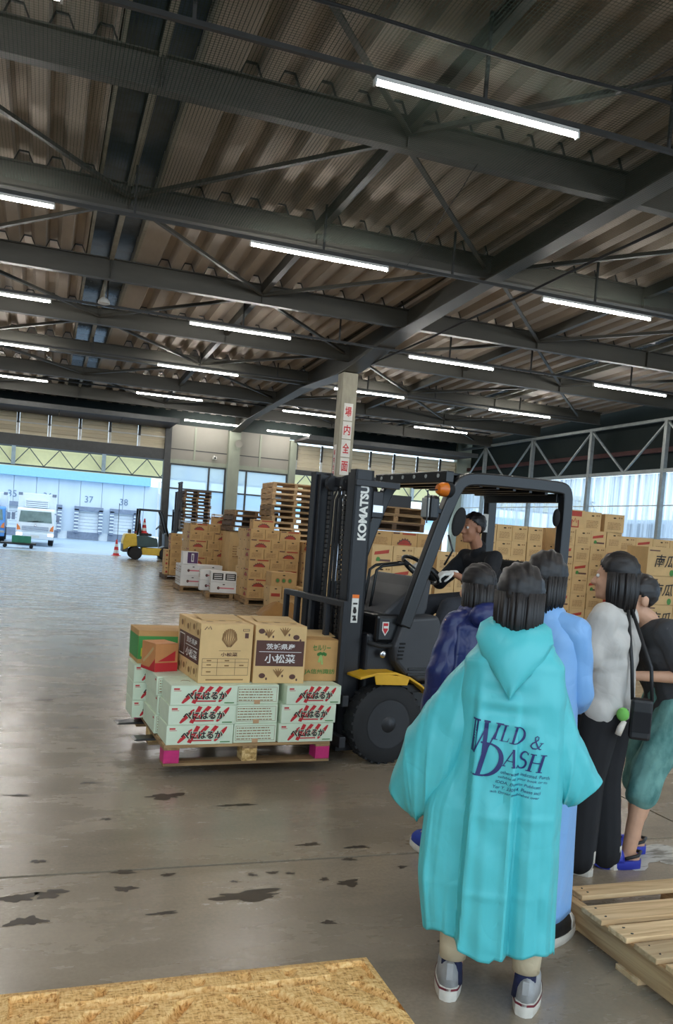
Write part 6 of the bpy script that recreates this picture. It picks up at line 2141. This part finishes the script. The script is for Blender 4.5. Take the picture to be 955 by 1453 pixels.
# stacks of empty pallets
for k in range(13):
    place_pallet(P_NEW if k not in (7, 8) else P_OLD, (4.96 + .02 * math.sin(k * 2.3), 19.0 + .02 * math.sin(k * 1.7), .0 + 1.0 + k * .132), .02 * math.sin(k * 3.1), f'wooden pallet, {ordw(12 - k)} from the top of the tall pallet stack', 'tall stack of empty pallets')
for k in range(2):
    put_box('big', 4.98 + .56 * k, 19.05, .5, .55, .9, .5, f'big plain carton under the tall pallet stack, {["left", "right"][k]}')
    put_box('big', 4.98 + .56 * k, 19.05, 0, .55, .9, .498, f'big plain carton on the floor below the tall pallet stack, {["left", "right"][k]}')
for k in range(4):
    place_pallet(P_DARK if k < 3 else P_OLD, (4.25 + .03 * k, 20.1, 1.5 + k * .132), .01 * k, f'dark pallet, {ordw(3 - k)} from the top of the low pallet pile by the tall stack', 'low pile of dark pallets')
for k in range(4):
    put_box('big', 4.28 + (k % 2) * .54, 20.15, .75 * (k // 2), .53, .9, .748, f'tall plain carton under the dark pallets, {["left", "right"][k % 2]}, {["bottom", "upper"][k // 2]}')
# dark narrow stack by the door post
place_pallet(P_DARK, (3.3, 24.0, 0), 0, 'black pallet under the narrow carton stack by the door post')
for l in range(5):
    put_box('plain', 3.42, 24.0, .135 + l * .235, .32, .46, .232, f'thin kraft carton, {ordw(4 - l)} from top of the narrow stack by the door post', 'narrow stack by the door post')
for l in range(3):
    put_box('side', 3.3, 24.1, .135 + l * .235, .11, .46, .232, f'slim pale carton, {ordw(2 - l)} from top, left edge of narrow stack by the door post')

# big cartons right of the mast, seen under the guard
def big_stack(x0, y0, cols, layers, h, where, group, z0=.14, w=.29, d=.42, kinds=None, extra=0):
    if z0 > .05: place_pallet(P_OLD, (x0 - .02, y0, 0), 0, f'pallet under {where}')
    if cols * w > 1.3: place_pallet(P_OLD, (x0 + 1.12, y0, 0), 0, f'second pallet under {where}')
    for l in range(layers):
        x = x0
        for c in range(cols):
            k = kinds[(l * cols + c) % len(kinds)] if kinds else 'big'
            ww = w
            put_box(k, x, y0, z0 + l * (h + .002), ww - .01, d, h, f'{"red-printed " if "red" in k else ""}carton, {ordw(layers - 1 - l)} from top, {ordw(c)} from left, {where}', group)
            x += ww
        put_box('side', x0, y0 + d + .01, z0 + l * (h + .002), w, d, h, f'carton, {ordw(layers - 1 - l)} from top, at back of left flank, {where}', group)
big_stack(3.56, 10.75, 2, 5, .262, 'the stack seen through the mast', 'stack seen through the mast', z0=0)
big_stack(4.2, 10.6, 3, 5, .272, 'the stack under the guard', 'stack under the guard', kinds=['big', 'bigred', 'big', 'bigred', 'big', 'bigred', 'big'], w=.31)
big_stack(5.32, 10.9, 4, 5, .265, 'the stack beside the driver', 'stack beside the driver', kinds=['big', 'big', 'bigred'], w=.3)
place_pallet(P_OLD, (5.2, 13.0, 0), 0, 'pallet under the back stack topped with small pallets')
for l in range(6):
    for c in range(3):
        put_box('crest' if c % 2 else 'plain', 5.02 + c * .465, 13.0, .14 + l * .265, .46, .5, .262, f'crest carton, {ordw(5 - l)} from top, {ordw(c)} from left, back stack behind the steering wheel', 'back stack behind the steering wheel')
for k in range(3):
    place_pallet(P_OLD if k else P_DARK, (4.98 + .02 * k, 13.05, 1.745 + k * .132), .015 * k, f'empty pallet, {ordw(2 - k)} from the top, on the back stack behind the wheel', 'empty pallets behind the steering wheel')
cr_ = empty('black_crate', 'black plastic crate on top of the pallets behind the steering wheel', 'crate', (5.45, 13.2, 1.745 + 3 * .132))
for a in ((0, .42, 0, .02), (0, .42, .38, .4), (0, .02, .02, .38), (.4, .42, .02, .38)):
    MB().box(a[0], a[1], a[2], a[3], 0, .2).build('crate_side', M['blackup'], cr_)
MB().box(.02, .4, .02, .38, 0, .015).build('crate_bottom', M['blackup'], cr_)
# right-hand stacks
big_stack(6.7, 12.2, 4, 7, .26, 'the stack right of the driver', 'stack right of the driver', w=.29)
big_stack(8.05, 12.0, 4, 7, .262, 'the right stack by the plastic wall', 'right stack by the plastic wall', w=.31, kinds=['big', 'big', 'bigred'])
put_box('house', 8.25, 12.05, .14 + 7 * .264, .275, .42, .32, 'carton with a red house outline on top of the right stack')
put_box('big', 8.53, 12.05, .14 + 7 * .264, .34, .42, .31, 'kraft carton with a hand hole on top of the right stack, left of two')
put_box('big', 8.92, 12.02, .14 + 7 * .264, .35, .42, .3, 'kraft carton with a hand hole on top of the right stack, tilted right one', None, math.radians(-10))
big_stack(9.3, 12.1, 4, 7, .255, 'the rightmost stack', 'rightmost stack', w=.36, kinds=['big', 'bigred', 'big'])
for c in range(2):
    for l in range(4):
        put_box('squash', 8.7 + .56 * c, 10.6, .02 + l * .44, .55, .5, .435, f'pale carton with brushed squash characters, {ordw(3 - l)} from top, {["left", "right"][c]} pile at the right edge', 'squash cartons at the right edge')

# ------------------------------------------------------------------ far vehicles and yard things
M['truckwhite'] = mat('truck_white', srgb(232, 240, 246), .35, var=.03)
M['truckblue'] = mat('truck_blue', srgb(90, 150, 215), .35, var=.05)
M['cone'] = mat('cone_red', srgb(220, 60, 60), .6, var=.04)
M['conewhite'] = mat('cone_white', srgb(236, 236, 232), .5, var=.03)
M['windscreen'] = mat('windscreen', srgb(120, 140, 138), .12, var=.2, scale=(2, 2, 2))
M['headlit'] = emit('lit_headlamp', (1, .95, .85), 4)
M['orangelens'] = mat('orange_lens', srgb(235, 130, 60), .3)
M['greendolly'] = mat('green_crate', srgb(40, 130, 100), .5)
def truck(loc, rz, cabm, label, boxm='truckwhite', w=1.72, lights=True, boxh=2.55):
    t = empty('lorry', label, 'truck', loc, rz)
    hw = w / 2
    # cab seen from the front (front faces -y)
    prof = [(0, .42), (-.06, .75), (-.02, 1.05), (.16, 1.72), (.3, 1.8), (1.5, 1.82), (1.5, .42)]
    MB().prism([(y, z) for y, z in prof], -hw, hw, 'yz').build('cab', M[cabm], t, bevel=.05, segs=3)
    MB().add([(-hw + .1, -.012, 1.12), (hw - .1, -.012, 1.12), (hw - .16, .135, 1.66), (-hw + .16, .135, 1.66)], [(0, 1, 2, 3)]).build('windscreen', M['windscreen'], t)
    MB().box(-hw + .25, hw - .25, -.085, -.03, .72, .92).build('grille', M['dockgrey'], t, bevel=.01)
    for k in range(3): MB().box(-hw + .25, hw - .25, -.095, -.085, .74 + k * .06, .765 + k * .06).build('grille_bar', M['truckwhite'], t)
    MB().box(-hw, hw, -.12, .1, .3, .62).build('bumper', M[cabm], t, bevel=.04)
    MB().box(-.2, .2, -.135, -.12, .38, .5).build('number_plate', M['white'], t)
    MB().lathe([(.001, -.11), (.05, -.11), (.06, -.09), (.04, -.09)], c=(0, 0, .98), axis='y', n=16).build('round_emblem', M['chrome'], t)
    for s in (-1, 1):
        MB().box(s * (hw - .14) - .13, s * (hw - .14) + .13, -.13, -.1, .48, .6).build('headlamp', M['headlit'] if lights else M['lens'], t, bevel=.01)
        MB().prism([(s * (hw - .02), .72), (s * (hw - .2), .74), (s * (hw - .14), .9), (s * (hw - .02), 1.02)], -.075, -.03, 'xz').build('indicator', M['orangelens'], t)
        mr = MB().box(s * (hw + .16) - .08, s * (hw + .16) + .08, .0, .06, 1.2, 1.55).build('wing_mirror', M['dockgrey'], t, bevel=.02)
        MB().bar((s * hw, .1, 1.6), (s * (hw + .14), .04, 1.52), .03, .03).build('mirror_arm', M['dockgrey'], mr)
        for y, nm in ((.7, 'front_wheel'), (4.6, 'rear_wheel')):
            tw = MB().lathe([(.2, -.12), (.33, -.12), (.37, -.09), (.37, .09), (.33, .12), (.2, .12)], c=(s * (hw - .13), y, .37), axis='x', n=22).build(nm, M['rubber'], t, smooth=True)
            MB().cyl((s * (hw - .13) - .1, y, .37), (s * (hw - .13) + .1, y, .37), .2, n=16).build('rim', M['lens'], tw)
        MB().bar((s * .12 - .25, -.02, 1.14), (s * .12 + .25, -.03, 1.2), .02, .02).build('wiper', M['black'], t)
    MB().box(-hw + .3, hw - .3, 1.5, 6.0, .5, .7).build('chassis_rail', M['dockgrey'], t)
    bx_ = MB().box(-hw - .04, hw + .04, 1.62, 6.4, .78, boxh).build('cargo_box', M[boxm], t, bevel=.03)
    for s in (-1, 1):
        MB().box(s * (hw - .06) - .1, s * (hw - .06) + .1, 1.6, 1.66, boxh - .12, boxh + .02).build('corner_cap', M['dockgrey'], bx_, bevel=.01)
    MB().box(-hw + .3, hw - .3, 1.2, 1.6, 1.85, 2.25).build('cooling_unit', M['truckwhite'], t, bevel=.03)
    for k in range(3): MB().box(-hw + .35, hw - .35, 1.19, 1.2, 1.92 + k * .1, 1.95 + k * .1).build('unit_slot', M['dockgrey'], t)
    return t
truck((-.33, 43.6, 0), math.radians(-1), 'truckwhite', 'white box lorry with lit headlamps driving in towards the hall')
truck((-2.75, 46.0, -.02), math.radians(1), 'truckblue', 'light blue lorry parked left behind the white lorry', lights=False, w=1.9)
def cone(x, y, z, label, s=1.0):
    t = empty('traffic_cone', label, 'cone', (x, y, z))
    MB().box(-.19 * s, .19 * s, -.19 * s, .19 * s, 0, .03).build('cone_base', M['cone'], t, bevel=.008)
    b = MB().lathe([(.14 * s, .03), (.03 * s, .7 * s), (.015 * s, .71 * s)], n=18).build('cone_body', M['cone'], t, smooth=True)
    for z0, z1 in ((.12, .26), (.4, .52)):
        r = lambda z_: (.14 - .11 * (z_ - .03 / s) / .67) * s + .003
        MB().lathe([(r(z0), z0 * s), (r(z1), z1 * s)], n=18, cap=False).build('white_band', M['conewhite'], b, smooth=True)
    return t
cone(3.08, 37.95, -.02, 'red and white traffic cone on the floor behind the far forklift')
cp = empty('marker_pole', 'thin dark marker pole standing behind the traffic cone', 'pole', (3.13, 38.3, -.02))
MB().cyl((0, 0, .03), (0, 0, 2.3), .012, n=8).build('shaft', M['darkframe'], cp); MB().cyl((0, 0, 0), (0, 0, .04), .12, n=14).build('foot', M['darkframe'], cp)
# far forklift, facing right, with a stack of pallets on its forks
M['ftgreen'] = mat('dark_teal_cover', srgb(52, 78, 80), .45)
M['fyellow2'] = mat('far_forklift_yellow', srgb(220, 186, 60), .45, var=.08)
ff = empty('forklift', 'yellow and dark green forklift parked far off by the door post, forks raised', 'forklift', (4.87, 35.6, 0), 0)
for x, nm, r in ((0, 'front_wheel', .29), (-1.25, 'rear_wheel', .26)):
    for y in (-.42, .42):
        tw = MB().lathe([(r * .55, -.09), (r * .9, -.09), (r, -.06), (r, .06), (r * .9, .09), (r * .55, .09)], c=(x, y, r), axis='y', n=24).build(nm, M['rubber'], ff, smooth=True)
        MB().cyl((x, y - .07, r), (x, y + .07, r), r * .56, n=16).build('rim', M['rim'], tw)
MB().box(-1.0, .1, -.4, .4, .2, .5).build('chassis', M['fyellow2'], ff, bevel=.03)
MB().prism([(-1.75, .35), (-1.78, .7), (-1.7, 1.02), (-1.25, 1.05), (-1.2, .55), (-1.5, .5)], -.48, .48, 'xz').build('counterweight', M['fyellow2'], ff, bevel=.05, segs=3)
MB().box(-1.78, -1.55, -.45, .45, .28, .62).build('rear_guard', M['darkframe'], ff, bevel=.03)
MB().prism([(-1.25, .5), (-1.25, .95), (-.9, 1.0), (-.4, .9), (-.36, .55)], -.42, .42, 'xz').build('battery_cover', M['ftgreen'], ff, bevel=.04)
MB().box(-1.1, -.62, -.24, .24, .98, 1.08).build('seat', M['blackup'], ff, bevel=.03)
MB().cbox((-1.1, 0, 1.28), (.09, .44, .42), (0, -.12, 0)).build('seat_back', M['blackup'], ff, bevel=.03)
MB().prism([(-.3, .5), (.14, .5), (.1, .95), (-.02, 1.15), (-.12, 1.1), (-.1, .6)], -.4, .4, 'xz').build('front_cowl', M['darkframe'], ff, bevel=.02)
MB().bar((-.1, 0, 1.1), (-.32, 0, 1.36), .05, .05).build('steering_column', M['darkframe'], ff)
sw = MB().tube([(-.34 + .1 * math.cos(a), .17 * math.sin(a), 1.38 + .11 * math.cos(a)) for a in [2 * PI * k / 20 for k in range(21)]], .015, 6).build('steering_wheel', M['blackup'], ff)
for y in (-.44, .44):
    MB().tube([(.04, y, 1.0), (-.2, y, 1.75), (-.3, y, 2.02)], .04, 8).build('guard_leg', M['gloss'], ff, smooth='all')
    MB().tube([(-1.22, y, 1.0), (-1.18, y, 2.0)], .045, 8).build('guard_leg', M['gloss'], ff, smooth='all')
    MB().bar((-1.22, y, 2.04), (-.26, y, 2.04), .07, .08).build('guard_rail', M['gloss'], ff)
for k in range(6):
    MB().box(-1.15 + k * .17, -1.12 + k * .17, -.44, .44, 2.02, 2.07).build('guard_bar', M['gloss'], ff)
for y in (-.3, .3):
    MB().box(.24, .38, y - .04, y + .04, .1, 2.15).build('mast_rail', M['mastblack'], ff)
    MB().box(.3, .42, y * .8 - .04, y * .8 + .04, 1.2, 2.9).build('inner_rail', M['mastblack'], ff)
    MB().box(.42, .5, y - .03, y + .03, 1.25, 3.3).build('backrest_bar', M['mastblack'], ff)
    MB().prism([(.42, 1.75), (.5, 1.75), (.52, 1.3), (1.65, 1.28), (1.65, 1.255), (.42, 1.25)], y - .06, y + .06, 'xz').build('fork', M['forksteel'], ff)
for z in (1.3, 2.1, 3.25):
    MB().box(.42, .48, -.5, .5, z, z + .06).build('carriage_bar', M['mastblack'], ff)
for z in (.3, 1.2, 2.05):
    MB().box(.26, .36, -.3, .3, z, z + .08).build('mast_crossbar', M['mastblack'], ff)
MB().box(-1.56, -1.44, -.1, .1, 1.05, 1.2).build('exhaust_box', M['darkframe'], ff)
cone(4.87 - 1.42 + .5, 35.55, 1.085, 'red traffic cone standing on the seat of the far forklift, nearer one', .85)
cone(4.87 - .68 - .42, 35.75, 1.085, 'red traffic cone standing on the seat of the far forklift, farther one', .8)
for k in range(12):
    place_pallet(P_DARK if k % 3 else P_OLD, (4.87 + .56 + .02 * math.sin(k * 2), 35.0 + .02 * math.sin(k * 3.3), 1.285 + k * .142), .012 * math.sin(k * 5), f'weathered pallet, {ordw(11 - k)} from the top of the stack on the far forklift', 'pallets on the far forklift')
# low dolly with a green crate near the doorway
dl = empty('dolly', 'low dark dolly carrying a green crate in the doorway at left', 'trolley', (-.98, 40.3, -.02))
MB().box(-.75, .75, -.4, .4, .16, .24).build('platform', M['blackup'], dl, bevel=.02)
for x in (-.55, .55):
    for y in (-.3, .3):
        MB().lathe([(.02, -.03), (.08, -.03), (.08, .03), (.02, .03)], c=(x, y, .08), axis='y', n=14).build('wheel', M['rubber'], dl)
gc = empty('green_crate', 'green plastic crate riding on the low dolly', 'crate', (-.85, 40.25, .22))
for a in ((-.4, .4, -.28, -.25), (-.4, .4, .25, .28), (-.4, -.37, -.25, .25), (.37, .4, -.25, .25)):
    MB().box(a[0], a[1], a[2], a[3], 0, .3).build('crate_side', M['greendolly'], gc)
MB().box(-.37, .37, -.25, .25, 0, .02).build('crate_bottom', M['greendolly'], gc)
rp2 = MB().tube([(-1.75, 40.2, .15), (-2.6, 39.0, .012), (-3.4, 38.0, .006)], .012, 6).build('drag_rope', M['black'], smooth='all')
tag(rp2, 'thin black rope trailing from the dolly across the floor', 'rope')
